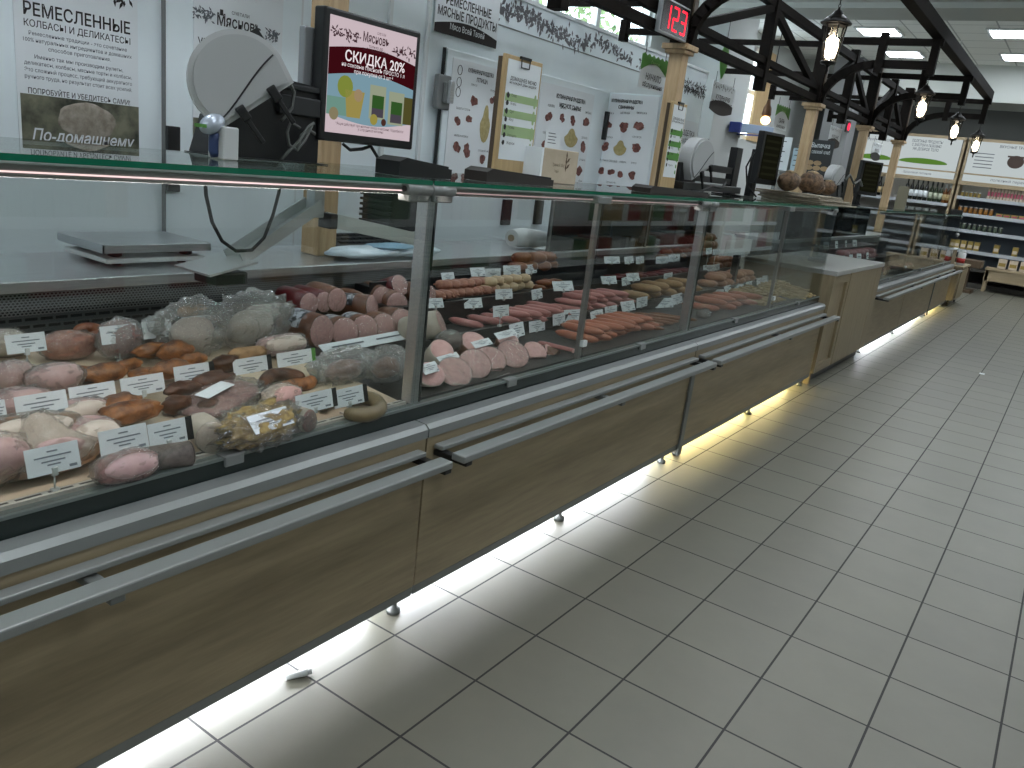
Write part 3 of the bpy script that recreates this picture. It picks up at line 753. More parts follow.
def hang_sign(label, pts, X, texts, band=None, leafy=None, group='hanging signs behind the counters', cat='hanging sign', zt=2.20, zb=1.97, w=None):
    a, b = at(*pts[0], X=X).y, at(*pts[1], X=X).y
    t = thing('hanging_sign', label, cat, (X, (a + b) / 2, zb), group)
    wd = b - a; c = (a + b) / 2; n = 10
    if band == 'bottom':
        MB().box(X, X + .006, a, b, zb + .05, zt).build('sheet', PAPER, t)
        poly = [(0, .06), (0, .0)] + [(wd * k / n, -.035 * math.sin(PI * k / n)) for k in range(1, n)] + [(wd, 0), (wd, .06)] + [(wd * (1 - k / n), .06 + .03 * math.sin(PI * k / n)) for k in range(1, n)]
        MB().prism(poly, (X + .001, a, zb), UY, UZ, .007).build('dark_band', MATS['dark_brown_print'], t)
        mb = MB(); leaves_at(mb, X + .007, c, zt - .03, wd * .9, .035, 40, .022, 11)
    else:
        MB().box(X, X + .0015, a, b, zb, zt - .03).build('sheet', PAPER, t)
        top = [(0, 0), (wd, 0)]
        poly = [(0, -.02), (0, .09)] + [(wd * k / 12, .085 + .018 * (k % 2)) for k in range(1, 12)] + [(wd, .09), (wd, -.02)] + [(wd * (1 - k / n), -.02 + .065 * math.sin(PI * k / n)) for k in range(1, n)]
        MB().prism(poly, (X + .002, a, zt - .09), UY, UZ, .005).build('green_header', GREEN, t)
        MB().text('Свежее', (X + .008, c, zt - .055), UY, UZ, .028, wd * .5).build('header_lettering', mat('pale_green_print', '#9fc07e', .6), t)
        mb = MB()
    for s, dz, h, f in texts: mb.text(s, (X + .008, c, zb + dz), UY, UZ, h, wd * f, bold=.012)
    mb.build('lettering', INK, t)
    for y in (a + .05, b - .05): MB().cyl((X + .003, y, zt - .01), (X + .003, y, 2.283), .0025, n=6).build('cord', DARK, t)
    return t
hang_sign('hanging sign with green header beside the red number display', ((640, 70), (666, 75)), -1.9, [('НАЧАЛО', .065, .045, .6), ('обслуживания', .015, .035, .8)])
hang_sign('white hanging sign with dark curved foot before the white column', ((711, 95), (733, 100)), -1.9, [('КУЛИНАРИЯ', .09, .04, .8), ('И ГАСТРОНОМИЯ', .04, .04, .9)], 'bottom')
hang_sign('hanging sign with green header right of the window', ((776, 110), (789, 115)), -1.9, [('СЫРЫ', .065, .045, .6), ('и молочное', .015, .035, .8)])
hang_sign('grey white hanging sign on the white wall between third and fourth posts', ((830, 130), (841, 133)), -1.9, [('МОЛОЧНЫЕ', .09, .04, .8), ('ПРОДУКТЫ', .04, .04, .9)], 'bottom')
hang_sign('farthest hanging sign with dark foot in front of the lit shelf boards', ((872, 148), (881, 150)), -1.9, [('ФРУКТЫ', .09, .05, .8)], 'bottom')
def leaf_sign():
    P = at(724, 60, X=-1.9); t = thing('leaf_sign', 'green leaf shaped sign hanging above the white column', 'hanging sign', P)
    n = 12; pl = [(.10 * math.sin(PI * k / n) * (1 - .25 * k / n), -.16 + .34 * k / n) for k in range(n + 1)] + [(-.10 * math.sin(PI * k / n) * (1 - .25 * k / n), -.16 + .34 * k / n) for k in range(n - 1, 0, -1)]
    MB().prism(pl, P, UY, UZ, .006).build('leaf', GREEN, t)
    MB().cyl(P + Vector((0, 0, .17)), (P.x, P.y, 2.755), .0025, n=6).build('cord', DARK, t)
leaf_sign()

def number_display():
    X = -1.42; a, b = 3.03, 3.45; z0, z1 = 2.225, 2.43
    t = thing('number_display', 'red lit queue number display fixed to the nearest aisle post', 'display', (X, (a + b) / 2, z0))
    MB().box(X - .03, X, a, b, z0, z1, .004).build('housing', mat('silver_housing', '#a7abad', .35, .6), t)
    MB().box(X + .0005, X + .003, a + .012, b - .012, z0 + .012, z1 - .012).build('face', mat('display_face', '#120709', .25), t)
    MB().bar((X - .02, b, 2.33), (X - .07, 3.488, 2.33), .03, .04).build('bracket', DARK, t)
    seg = {'1': 'bc', '2': 'abged', '3': 'abgcd'}
    w, h = .07, .066; th = .012
    for i, ch in enumerate('123'):
        c = a + .085 + i * .123; zc = (z0 + z1) / 2; mb = MB()
        S = {'a': (c - w / 2, c + w / 2, zc + h - th / 2, zc + h + th / 2), 'g': (c - w / 2, c + w / 2, zc - th / 2, zc + th / 2), 'd': (c - w / 2, c + w / 2, zc - h - th / 2, zc - h + th / 2),
             'b': (c + w / 2 - th / 2, c + w / 2 + th / 2, zc, zc + h), 'c': (c + w / 2 - th / 2, c + w / 2 + th / 2, zc - h, zc), 'e': (c - w / 2 - th / 2, c - w / 2 + th / 2, zc - h, zc)}
        for q in seg[ch]: y0, y1, za, zb = S[q]; mb.box(X + .003, X + .005, y0, y1, za, zb)
        mb.build('digit', emit('red_led', '#ff2436', 2.2), t)
number_display()

# ------------------------------------------------------------------ machines on and behind the counter top
def oriented(o, ang):
    """frame turned about Z: local x = facing direction"""
    return Matrix.Translation(Vector(o)) @ Matrix.Rotation(ang, 4, 'Z')
def scr_frame(mb, M, w, h, d): mb.box(-d, 0, -w / 2, w / 2, 0, h, .006, M); return mb

def monitor_main():
    X = -.8; a = at(322, 80, X=X).y; b = at(417, 90, X=X).y; z1 = at(326, 5, X=X).z; z0 = at(320, 140, X=X).z
    t = thing('advert_monitor', 'black monitor showing a maroon discount advert above the counter glass', 'monitor', (X - .1, (a + b) / 2, z0))
    MB().box(X - .045, X, a, b, z0, z1, .006).build('casing', DARK, t)
    bz = .019; s0, s1, sa, sb = z0 + .025, z1 - bz, a + bz, b - bz
    o = X + .0012; c = (sa + sb) / 2; w = sb - sa; H = s1 - s0
    MB().box(X, o, sa, sb, s0, s1).build('screen', emit('lit_screen_page', '#e3cfd6', .62), t)
    mb = MB(); n = 14
    arc = lambda z, k: z + .02 * math.sin(PI * k / n)
    zb0, zb1 = s0 + H * .50, s0 + H * .73
    mb.add([(o + .0005, sa + w * k / n, arc(zb0, k)) for k in range(n + 1)] + [(o + .0005, sa + w * k / n, arc(zb1, k)) for k in range(n + 1)], [(k, k + 1, n + 2 + k, n + 1 + k) for k in range(n)])
    mb.build('advert_band', emit('lit_maroon', '#4a1119', .5), t)
    mb = MB(); zc0 = s0 + H * .17
    mb.add([(o + .0004, sa + w * k / n, zc0 - .022 * math.sin(PI * k / n)) for k in range(n + 1)] + [(o + .0004, sa + w * k / n, arc(zb0, k)) for k in range(n + 1)], [(k, k + 1, n + 2 + k, n + 1 + k) for k in range(n)])
    mb.build('advert_picture', emit('lit_sky', '#8fb4c4', .55), t)
    MB().quad((o + .0006, sa, s0 + H * .16), UY, UZ, w * .26, H * .16).build('lit_sea', emit('lit_sea_colour', '#86b3a4', .5), t)
    MB().quad((o + .0006, sa + w * .86, s0 + H * .16), UY, UZ, w * .14, H * .26).build('lit_fruit', emit('lit_olive', '#6f6a3a', .4), t)
    disc = lambda r, y, z, m_, nm, k=.0009: MB().prism([(w * r * math.cos(q * PI / 7), w * r * math.sin(q * PI / 7)) for q in range(14)], (o + k, sa + w * y, s0 + H * z), UY, UZ, .0003).build(nm, emit(m_[0], m_[1], .5), t)
    MB().prism([(0, 0), (w * .15, 0), (w * .19, H * .24), (-w * .03, H * .24)], (o + .0009, sa + w * .22, s0 + H * .155), UY, UZ, .0003).build('drink_glass', emit('lit_drink', '#b5a55c', .55), t)
    disc(.085, .19, .42, ('lit_lime', '#9aa84a'), 'lime_slice'); disc(.05, .34, .36, ('lit_fruit_tan', '#c0a487'), 'citrus'); disc(.045, .53, .165, ('lit_lemon', '#b9ad55'), 'lemon', .002); disc(.03, .65, .15, ('lit_plum', '#5b3b33'), 'plum', .002); disc(.05, .08, .17, ('lit_sand', '#a59a77'), 'sand_heap')
    for y, z0_ in ((.47, .17), (.70, .14)):
        MB().quad((o + .0012, sa + w * y, s0 + H * z0_), UY, UZ, w * .19, H * .31).build('juice_pack', emit('lit_pack_white', '#b7c0a4', .5), t)
        MB().quad((o + .0015, sa + w * (y + .03), s0 + H * (z0_ + .10)), UY, UZ, w * .14, H * .12).build('pack_print', emit('lit_green', '#3f6a33', .5), t)
        MB().quad((o + .0015, sa + w * (y + .03), s0 + H * (z0_ + .02)), UY, UZ, w * .14, H * .08).build('pack_print', emit('lit_berry', '#5b5560' if y < .6 else '#6f3f4c', .5), t)
    mb = MB(); mb.text('СКИДКА 20%', (o + .002, c + .005, s0 + H * .645), UY, UZ, .029, w * .76, bold=.014); mb.text('на соковые МясновЪ ПРОСТО 1 л', (o + .002, c, s0 + H * .595), UY, UZ, .0115, w * .82); mb.text('при покупке от 2 шт.*', (o + .002, c, s0 + H * .548), UY, UZ, .0115, w * .5)
    mb.build('white_lettering', emit('lit_white', '#f3e9ec', .8), t)
    mb = MB()
    mb.text('Мясновъ', (o + .002, c, s0 + H * .845), UY, UZ, .026, w * .3, bold=.015); mb.text('только до', (o + .002, c, s0 + H * .80), UY, UZ, .009, w * .2); mb.text('по 7 февраля 2021 г.', (o + .002, c, s0 + H * .765), UY, UZ, .010, w * .3)
    mb.text('СМЕТАЛИ', (o + .002, c + .02, s0 + H * .93), UY, UZ, .007, w * .1)
    LD = emit('lit_dark_print', '#57363f', .4); m2 = leaves_at(MB(), o + .001, sa + w * .17, s0 + H * .86, w * .3, H * .07, 60, .012, 21); m2.build('ornament', LD, t); m2 = leaves_at(MB(), o + .001, sb - w * .15, s0 + H * .83, w * .26, H * .07, 50, .012, 22); m2.build('ornament', LD, t)
    mb.text('*Акция действует при наличии товара в магазине. Подробности', (o + .002, c, s0 + H * .075), UY, UZ, .008, w * .8); mb.text('у сотрудников магазина', (o + .002, c, s0 + H * .045), UY, UZ, .008, w * .3)
    mb.build('dark_lettering', emit('lit_dark_print', '#57363f', .4), t)
    MB().box(X - .075, X - .045, a + .03, b - .12, z0 + .04, z1 - .1, .008).build('rear_housing', DARK, t)
    MB().box(X - .075, X - .05, a - .025, a + .02, 1.294, z0 + .30, .004).build('pole', mat('silver_pole', '#9b9ea0', .35, .6), t)
    mb = MB(); P1 = at(343, 144, X=X - .03)
    mb.tube([P1, at(350, 150, X=X - .03), at(362, 149, X=X - .03), at(371, 146, X=X - .03)], .005, 6)
    mb.tube([at(370, 145, X=X - .03), at(378, 158, X=X - .03), at(392, 168, X=X - .03)], .005, 6); mb.build('cable', RUBBER, t)
def emit_noise(name, cols, st):
    m, nt, out = newmat(name); e = N(nt, 'ShaderNodeEmission', Strength=st)
    tc = N(nt, 'ShaderNodeTexCoord'); nz = N(nt, 'ShaderNodeTexNoise', Scale=9.0, Detail=3.0); nt.links.new(tc.outputs['Object'], nz.inputs['Vector'])
    r = N(nt, 'ShaderNodeValToRGB'); r.color_ramp.elements[0].position = .35; r.color_ramp.elements[1].position = .65
    r.color_ramp.elements[0].color = lin(cols[0]); r.color_ramp.elements[1].color = lin(cols[1]); e2 = r.color_ramp.elements.new(.5); e2.color = lin(cols[2])
    nt.links.new(nz.outputs['Fac'], r.inputs[0]); nt.links.new(r.outputs[0], e.inputs[0]); nt.links.new(e.outputs[0], out.inputs[0]); return m
monitor_main()

GREYL = mat('light_grey_plastic', '#b3b5b4', 0.4)
def print_head(label, X, cx, cy, k, ang_t, box=True, yaw=-.55):
    """round-backed label printing scale head, seen from its side; k = size"""
    P = at(cx, cy, X=X)
    t = thing('label_printer', label, 'printing scale', (P.x, P.y, 1.294), 'label printing scales on the counters')
    M = Matrix.Translation(P) @ Matrix.Rotation(yaw, 4, 'Z') @ Matrix.Rotation(ang_t, 4, 'X')
    def disc(x0, x1, rr, half):  # profile in the YZ plane pushed along X
        n = 22; pl = [(rr * math.cos(PI * q / n), rr * math.sin(PI * q / n)) for q in range(n + 1)]
        pl += [(-rr * .93, -rr * half), (rr * .93, -rr * half)]
        mb = MB(); mb.prism(pl, (x0, 0, 0), UY, UZ, x1 - x0)
        bmesh.ops.transform(mb.bm, matrix=M, verts=list(mb.bm.verts)); return mb
    disc(-.075, .0, .125 * k, .55).build('dome', GREYL, t)
    disc(.0, .012, .112 * k, .5).build('side_plate', mat('mid_grey_plastic', '#a5a7a6', .45), t)
    def loc(*p): return M @ Vector(p)
    mb = MB(); n = 18
    mb.tube([loc(.0135, -.112 * k + .22 * k * q / n, -.02 * k + .035 * k * math.sin((q / n - .5) * 2.4)) for q in range(n + 1)], .0022, 6); mb.build('seam', DARK, t)
    mb = MB()
    for u in (-.04, .055):
        mb = MB().box(.012, .03, u * k - .012 * k, u * k + .012 * k, -.085 * k, -.045 * k, .003, M); mb.box(.012, .024, u * k - .006 * k, u * k + .006 * k, -.15 * k, -.08 * k, .002, M)
        mb.build('latch_strap', DARK, t)
    mb = MB(); mb.box(-.06, -.02, .085 * k, .117 * k, .03 * k, .085 * k, .002, M); mb.build('label_slot', DARK, t)
    return t, P
def near_machine():
    X = -.8
    t, P = print_head('round grey label printing scale with black body, left of the advert monitor', X, 240, 82, 1.0, .66)
    mb = MB(); y0, y1 = at(232, 130, X=X).y, at(318, 110, X=X).y; z0 = 1.296
    prof = [(y0 - .03, z0), (y0 - .01, z0 + .06), (P.y - .02, P.z - .09), (P.y + .06, P.z - .01), (P.y + .12, P.z + .03), (y1 + .02, P.z + .02), (y1 + .02, z0)]
    mb.prism(prof, (-.94, 0, 0), UY, UZ, .125); mb.build('body', DARK, t)
    mb = MB().box(-.815, -.80, P.y + .13, y1 + .01, 1.42, 1.47, .004).box(-.815, -.805, P.y + .13, y1 + .01, 1.485, 1.50, .003); mb.build('vent_panel', RUBBER, t)
    MB().box(-.93, -.78, y0 - .05, y1 + .03, 1.2937, 1.296).build('base', DARK, t)
    cab = MAT_CABLE
    mb = MB()
    for pts in ([(282, 72), (289, 80), (294, 92), (292, 108), (284, 118), (281, 121)], [(300, 128), (291, 122), (287, 132), (289, 145), (297, 150), (305, 140), (312, 125)], [(281, 160), (290, 150), (300, 140), (308, 127), (314, 123)], [(296, 150), (302, 135), (309, 130), (315, 134)]):
        mb.tube([at(u, v, X=-.79) for u, v in pts], .0045, 6)
    mb.build('cable', cab, t)
    # bar-code wand beside it
    P = at(212, 124, X=-.7)
    t = thing('handheld_scanner', 'small silver and blue handheld scanner left of the printing scale', 'scanner', (P.x, P.y, 1.294))
    MB().blob(P, (.024, .034, .022), (.5, 0, 0)).build('head', mat('silver_plastic', '#a9b2bd', .25, .3), t)
    MB().tube([P + Vector((0, .01, -.02)), at(214, 140, X=-.7), at(214, 150, X=-.7), (P.x, P.y + .012, 1.30)], [.014, .013, .013, .013], 10).build('grip', mat('blue_grip', '#2b3c63', .5), t)
    MB().box(P.x - .01, P.x + .02, P.y - .04, P.y - .028, P.z - .01, P.z - .002).build('trigger', GREEN, t)
    MB().box(P.x - .03, P.x + .03, P.y + .01, P.y + .055, 1.2937, 1.37, .004).build('holder', GREYL, t)
MAT_CABLE = mat('grey_cable', '#50534f', .5)
near_machine()

def far_machines():
    X = -.8
    t, P = print_head('round grey label printing scale beside the tall black post over the third counter', X, 702, 161, .98, .45, False, -.15)
    MB().box(-.93, -.86, P.y - .12, P.y + .10, 1.2937, P.z - .02, .006).build('body', DARK, t)
    y = P.y
    pw = at(737, 170, X=-.85)
    MB().box(-.9, -.85, pw.y - .05, pw.y + .05, 1.294, at(741, 148, X=-.85).z, .004).build('post', DARK, t)
    MB().box(-.95, -.75, pw.y - .11, pw.y + .11, 1.294, 1.302).build('foot_plate', DARK, t)
    z = at(725, 170, X=-.85).z
    MB().box(-.9, -.86, y - .02, pw.y, z - .02, z + .02).box(-.9, -.86, y + .05, pw.y, z - .085, z - .05).box(-.95, -.8, y - .2, pw.y, 1.31, 1.35, .004).build('arm', DARK, t)
    MB().tube([Vector((p.x, p.y, max(p.z, 1.303))) for p in [at(u, v, X=-.8) for u, v in ((690, 200), (700, 193), (712, 186), (722, 188), (726, 182))]], .008, 6).build('cable', RUBBER, t)
    # turned monitor
    def turned(label, pl, pr, sc, zlo, zhi, pole_y, mcol):
        A, B = Vector(pl), Vector(pr); r = (B - A).normalized(); n = Vector((r.y, -r.x, 0))
        if n.y > 0: n = -n
        w = (B - A).length; c = (A + B) / 2
        t = thing('monitor', label, 'monitor', (c.x, c.y, zlo), 'dark monitors on the counter glass')
        M = Matrix(((n.x, r.x, 0, c.x), (n.y, r.y, 0, c.y), (0, 0, 1, 0), (0, 0, 0, 1)))
        MB().box(-.045, 0, -w / 2, w / 2, zlo, zhi, .006, M).build('casing', DARK, t)
        MB().box(.0, .0012, -w / 2 + .03, w / 2 - .03, zlo + .035, zhi - .02, 0, M).build('screen', mcol, t)
        mb = MB()
        for q in range(6): mb.box(.0012, .0018, -w * .34, w * .34, zlo + .06 + q * .042, zlo + .075 + q * .042, 0, M)
        mb.build('screen_rows', emit('dim_screen_rows', '#3b3d2c', .22), t)
        MB().box(-.085, -.045, -.06, .06, zlo + .1, zlo + .25, .004, M).build('mount', DARK, t)
        MB().box(-.13, -.085, -.03, .03, 1.294, zlo + .22, .004, M).build('pole', DARK, t)
        MB().tube([M @ Vector(p) for p in ((-.1, -.05, zlo + .2), (-.12, -.08, zlo + .1), (-.1, -.06, zlo - .02), (-.05, .0, 1.30))], .006, 6).build('cable', RUBBER, t)
    dim = emit('dim_screen', '#2c2d20', .22)
    def along(A, r, px, py):
        d = ray(px, py); k = (Vector((A[0] - CX, A[1] - CY))); det = d.x * -r[1] + r[0] * d.y
        w = (d.x * k.y - d.y * k.x) / (d.y * r[0] - d.x * r[1]); return (A[0] + r[0] * w, A[1] + r[1] * w)
    turned('dark monitor beside the tall black post, before the brown loaves', (-.8, 3.52), along((-.8, 3.52), (.2, .98), 786, 133), 1, 1.385, 1.72, 0, dim)
    A3 = at(864, 160, X=-.9); turned('farther dark monitor before the white shelf boards', (A3.x, A3.y), along((A3.x, A3.y), (.45, .893), 884, 163), 1, 1.40, A3.z, 0, dim)
    t, P = print_head('grey label printing scale between the brown loaves and the farther monitor', -.85, 838, 179, .95, .4, False, -.2)
    MB().box(-1.0, -.85, P.y - .16, P.y + .22, 1.294, P.z - .02, .006).build('body', DARK, t)
    MB().tube([at(u, v, X=-.8) for u, v in ((845, 180), (850, 175), (854, 184), (860, 180), (862, 186))], .01, 6).build('cable', MAT_CABLE, t)
far_machines()

def counter_top_items():
    # black trays lying on the top glass
    for lab, (xa, ya), (xb, yb), h in (('black wedge shaped money tray on the glass right of the advert monitor', (388, 176), (440, 187), .038), ('flat dark money tray on the glass before the cardboard box', (476, 182), (543, 190), .03), ('flat brown tray on the glass at the foot of the aisle post', (642, 190), (702, 195), .02)):
        a = at(xa, ya, X=-.55).y; b = at(xb, yb, X=-.55).y
        t = thing('money_tray', lab, 'tray', (-.56, (a + b) / 2, 1.2935))
        MB().prism([(a, 0), (a, h), (a + .03, h + .012), (b, h * .72), (b, 0)], (-.60, 0, 1.2937), UY, UZ, .09).build('tray', DARK if 'black' in lab else mat('brown_tray', '#241d18', .5), t)
        MB().prism([(a + .035, h + .002), (a + .035, h + .010), (b - .01, h * .74 + .006), (b - .01, h * .74 - .002)], (-.595, 0, 1.2945), UY, UZ, .08).build('mat', RUBBER, t)
    # clip boards with price lists
    PLY = wood('plywood', '#a98f66', '#c2a77a', 'Z')
    def board(label, X, pl, pt, pr, pb, tx, green):
        a, b = at(*pl, X=X).y, at(*pr, X=X).y; z1 = at(*pt, X=X).z; z0 = 1.2937
        t = thing('menu_clipboard', label, 'menu board', (X, (a + b) / 2, z0), 'menu clipboards standing on the counter glass')
        MB().box(X - .014, X, a, b, z0, z1, .003).build('board', PLY, t)
        MB().box(X - .032, X - .0145, a, a + .03, z0, z1 - .01).build('stand_strut', mat('dark_plywood', '#4b3d2e', .6), t)
        zp = z0 + .07
        MB().box(X + .0005, X + .002, a + .018, b - .012, zp, z1 - .015).build('paper', PAPER, t)
        mb = MB(); H = z1 - .015 - zp; o = X + .0025; c = (a + b) / 2; w = b - a - .03
        for k, (q, hh) in enumerate(((.66, .07), (.50, .07), (.34, .10))): mb.quad((o, a + .02, zp + H * (q - hh)), UY, UZ, w, H * hh * 1.1)
        for q in range(8): mb.prism([(.007 * math.cos(j * PI / 4), .011 * math.sin(j * PI / 4)) for j in range(8)], (o + .0002, b - .03, zp + H * (.08 + .085 * q)), UY, UZ, .0005)
        mb.build('green_rows', mat('light_green_print', '#9db583', .6) if green else GREEN, t)
        mb = MB(); mb.text('ДОМАШНЕЕ МЕНЮ', (o + .001, c, zp + H * .80), UY, UZ, .013, w * .9, bold=.01); mb.text('на каждый день недели', (o + .001, c, zp + H * .765), UY, UZ, .011, w * .95)
        for q in range(7):
            mb.text(('Плов', 'Борщ', 'Суп', 'Рагу', 'Гуляш', 'Холодец', 'Жаркое')[q], (o + .001, a + .055, zp + H * (.64 - .08 * q)), UY, UZ, .010, w * .4, 'L')
            mb.prism([(.011 * math.cos(j * PI / 3) * R.uniform(.6, 1), .013 * math.sin(j * PI / 3) * R.uniform(.6, 1)) for j in range(6)], (o + .001, a + .035, zp + H * (.65 - .08 * q)), UY, UZ, .0004)
        mb.build('lettering', INK, t)
        mb = MB(); cw = .028
        mb.tube([(X + .006, c - cw, z1 - .005), (X + .006, c - cw * .9, z1 - .035), (X + .006, c + cw * .9, z1 - .035), (X + .006, c + cw, z1 - .005)], .0022, 6); mb.box(X, X + .008, c - cw - .006, c + cw + .006, z1 - .006, z1 + .003)
        mb.build('clip', DARK, t)
    board('tall wooden clipboard with a green striped menu, before the fowl poster', -.8, (499, 120), (520, 57), (536, 125), (0, 0), 0, True)
    board('wooden clipboard menu at the foot of the nearest aisle post', -.85, (667, 140), (674, 101), (681, 145), (0, 0), 0, False)
    # cardboard box with its card
    X = -.72; a, b = at(534, 165, X=X).y, at(577, 170, X=X).y
    t = thing('cardboard_box', 'small white and brown cardboard box on the counter glass', 'box', (X, (a + b) / 2, 1.2937))
    zt = at(555, 149, X=X).z
    MB().box(X - .12, X, a + .06, b, 1.2937, zt, .003).build('carton', mat('kraft_card', '#b5a68f', .7, col2='#bfb09a', scale=12), t)
    MB().box(X - .12, X + .001, a + .045, a + .0595, 1.2937, zt, .002).build('white_end', PAPER, t)
    mb = MB(); c = (a + b) / 2 + .05
    for k in range(5): mb.leaf((X + .001, c + .02, 1.34 + .012 * k), UY, UZ, 1.2 + .5 * (-1) ** k, .035, .006)
    mb.text('Чай', (X + .001, c - .05, 1.335), UY, UZ, .012, .05); mb.text('Травяной сбор', (X + .001, c - .04, 1.36), UY, UZ, .012, .09); mb.build('lettering', mat('brown_print', '#5f4d3a', .7), t)
    c0 = at(554, 150, X=X - .03)
    t = thing('paper_note', 'small white paper note standing on the cardboard box', 'note', (X - .03, c0.y, zt))
    MB().box(X - .032, X - .03, at(552, 140, X=X).y, at(566, 140, X=X).y, zt + .001, at(557, 131, X=X).z).build('sheet', PAPER, t)
    mb = MB(); yy = at(559, 140, X=X).y
    for k in range(4): mb.quad((X - .0295, yy - .035, zt + .02 + .012 * k), UY, UZ, .06 - .008 * (k % 2), .003)
    mb.build('print', INKG, t)
    # loaves on folded sacks
    lm = mat('brown_crust', '#3b2b1d', .7, col2='#7a6046', scale=35, bump=.8)
    A = at(800, 190, X=-.7)
    t = thing('folded_sacks', 'stack of folded pale paper sacks on the third counter glass', 'paper sacks', (-.68, A.y, 1.2937))
    for k in range(5):
        o = R.uniform(-.03, .03); MB().box(-.9 + o, -.45 + o, A.y - .30 + o, A.y + .62 - .08 * k + o, 1.2945 + .013 * k, 1.3055 + .013 * k, .004).build('sack', mat('kraft_pale', '#8f8676', .8, col2='#a59c8a', scale=30, bump=.4), t)
    for i, (u, v, s, l) in enumerate(((790, 176, 24, 'brown crusty loaf beside the turned monitor on paper sacks'), (812, 178, 26, 'paler brown loaf in the middle on the paper sacks'), (829, 182, 18, 'small pale loaf at the right end of the paper sacks'), (819, 186, 14, 'small dark loaf lying in front on the paper sacks'))):
        P = at(u, v, X=-.68); r = s / ppm(P) / 2; P.z = 1.362 + r * .8
        t = thing('loaf', l, 'loaf', (P.x, P.y, 1.36), 'loaves on the paper sacks')
        MB().blob(P, (r * .9, r * 1.25, r * .8), amp=.12, freq=2, seed=i).build('crust', lm, t)
        mb = MB()
        for k in (-1, 0, 1): mb.tube([(P.x + r * .35, P.y + k * r * .45 - r * .2, P.z + r * .70), (P.x + r * .1, P.y + k * r * .45, P.z + r * .8), (P.x - r * .3, P.y + k * r * .45 + r * .2, P.z + r * .72)], r * .09, 6)
        mb.build('score_mark', mat('floury_score', '#b09a78', .8), t)
    # sheet notices over the loaves and the dark board
    X = XW - .3
    for lab, p0, p1, zt, zb, m in (('white notice sheet behind the turned monitor', (769, 150), (790, 153), 1.98, 1.58, PAPER), ('pale blue notice sheet left of the dark bread board', (792.5, 155), (804.5, 157), 1.86, 1.55, mat('pale_blue_paper', '#a9bfc9', .6)), ('dark board with bread pictures and white lettering', (807, 150), (833, 152), 1.98, 1.45, mat('chalk_board', '#2a2c2d', .6))):
        Y = 8.6; a, b = at(*p0, Y=Y), at(*p1, Y=Y)
        t = thing('notice_board', lab, 'notice', ((a.x + b.x) / 2, Y, zb))
        MB().box(a.x, b.x, Y, Y + .012, zb, zt, .002).build('board', m, t)
        c = (a.x + b.x) / 2; w = b.x - a.x; mb = MB()
        if m is PAPER or 'blue' in lab:
            for k in range(5): mb.quad((a.x + w * .15, Y - .001, zb + .1 + .06 * k), UX, UZ, w * (.6 - .1 * (k % 2)), .012)
            mb.build('print', INKG, t)
        else:
            mb.text('Выпечка', (c, Y - .001, zt - .09), UX, UZ, .055, w * .7, bold=.01); mb.text('и свежий хлеб', (c, Y - .001, zt - .16), UX, UZ, .045, w * .8); mb.text('каждый день', (c, Y - .001, zb + .06), UX, UZ, .04, w * .8); mb.build('lettering', PAPER, t)
            mb = MB()
            for k in range(5): mb.prism([(.05 * math.cos(j * PI / 4), .03 * math.sin(j * PI / 4)) for j in range(8)], (a.x + w * (.2 + .3 * (k % 3)), Y - .001, zb + .2 + .06 * (k // 3)), UX, UZ, -.002)
            mb.build('bread_pictures', mat('printed_bread', '#a98d68', .6), t)
        MB().box(c - .02, c + .02, Y + .013, Y + .05, 0, zb + .1).build('post', GREY, t)
counter_top_items()

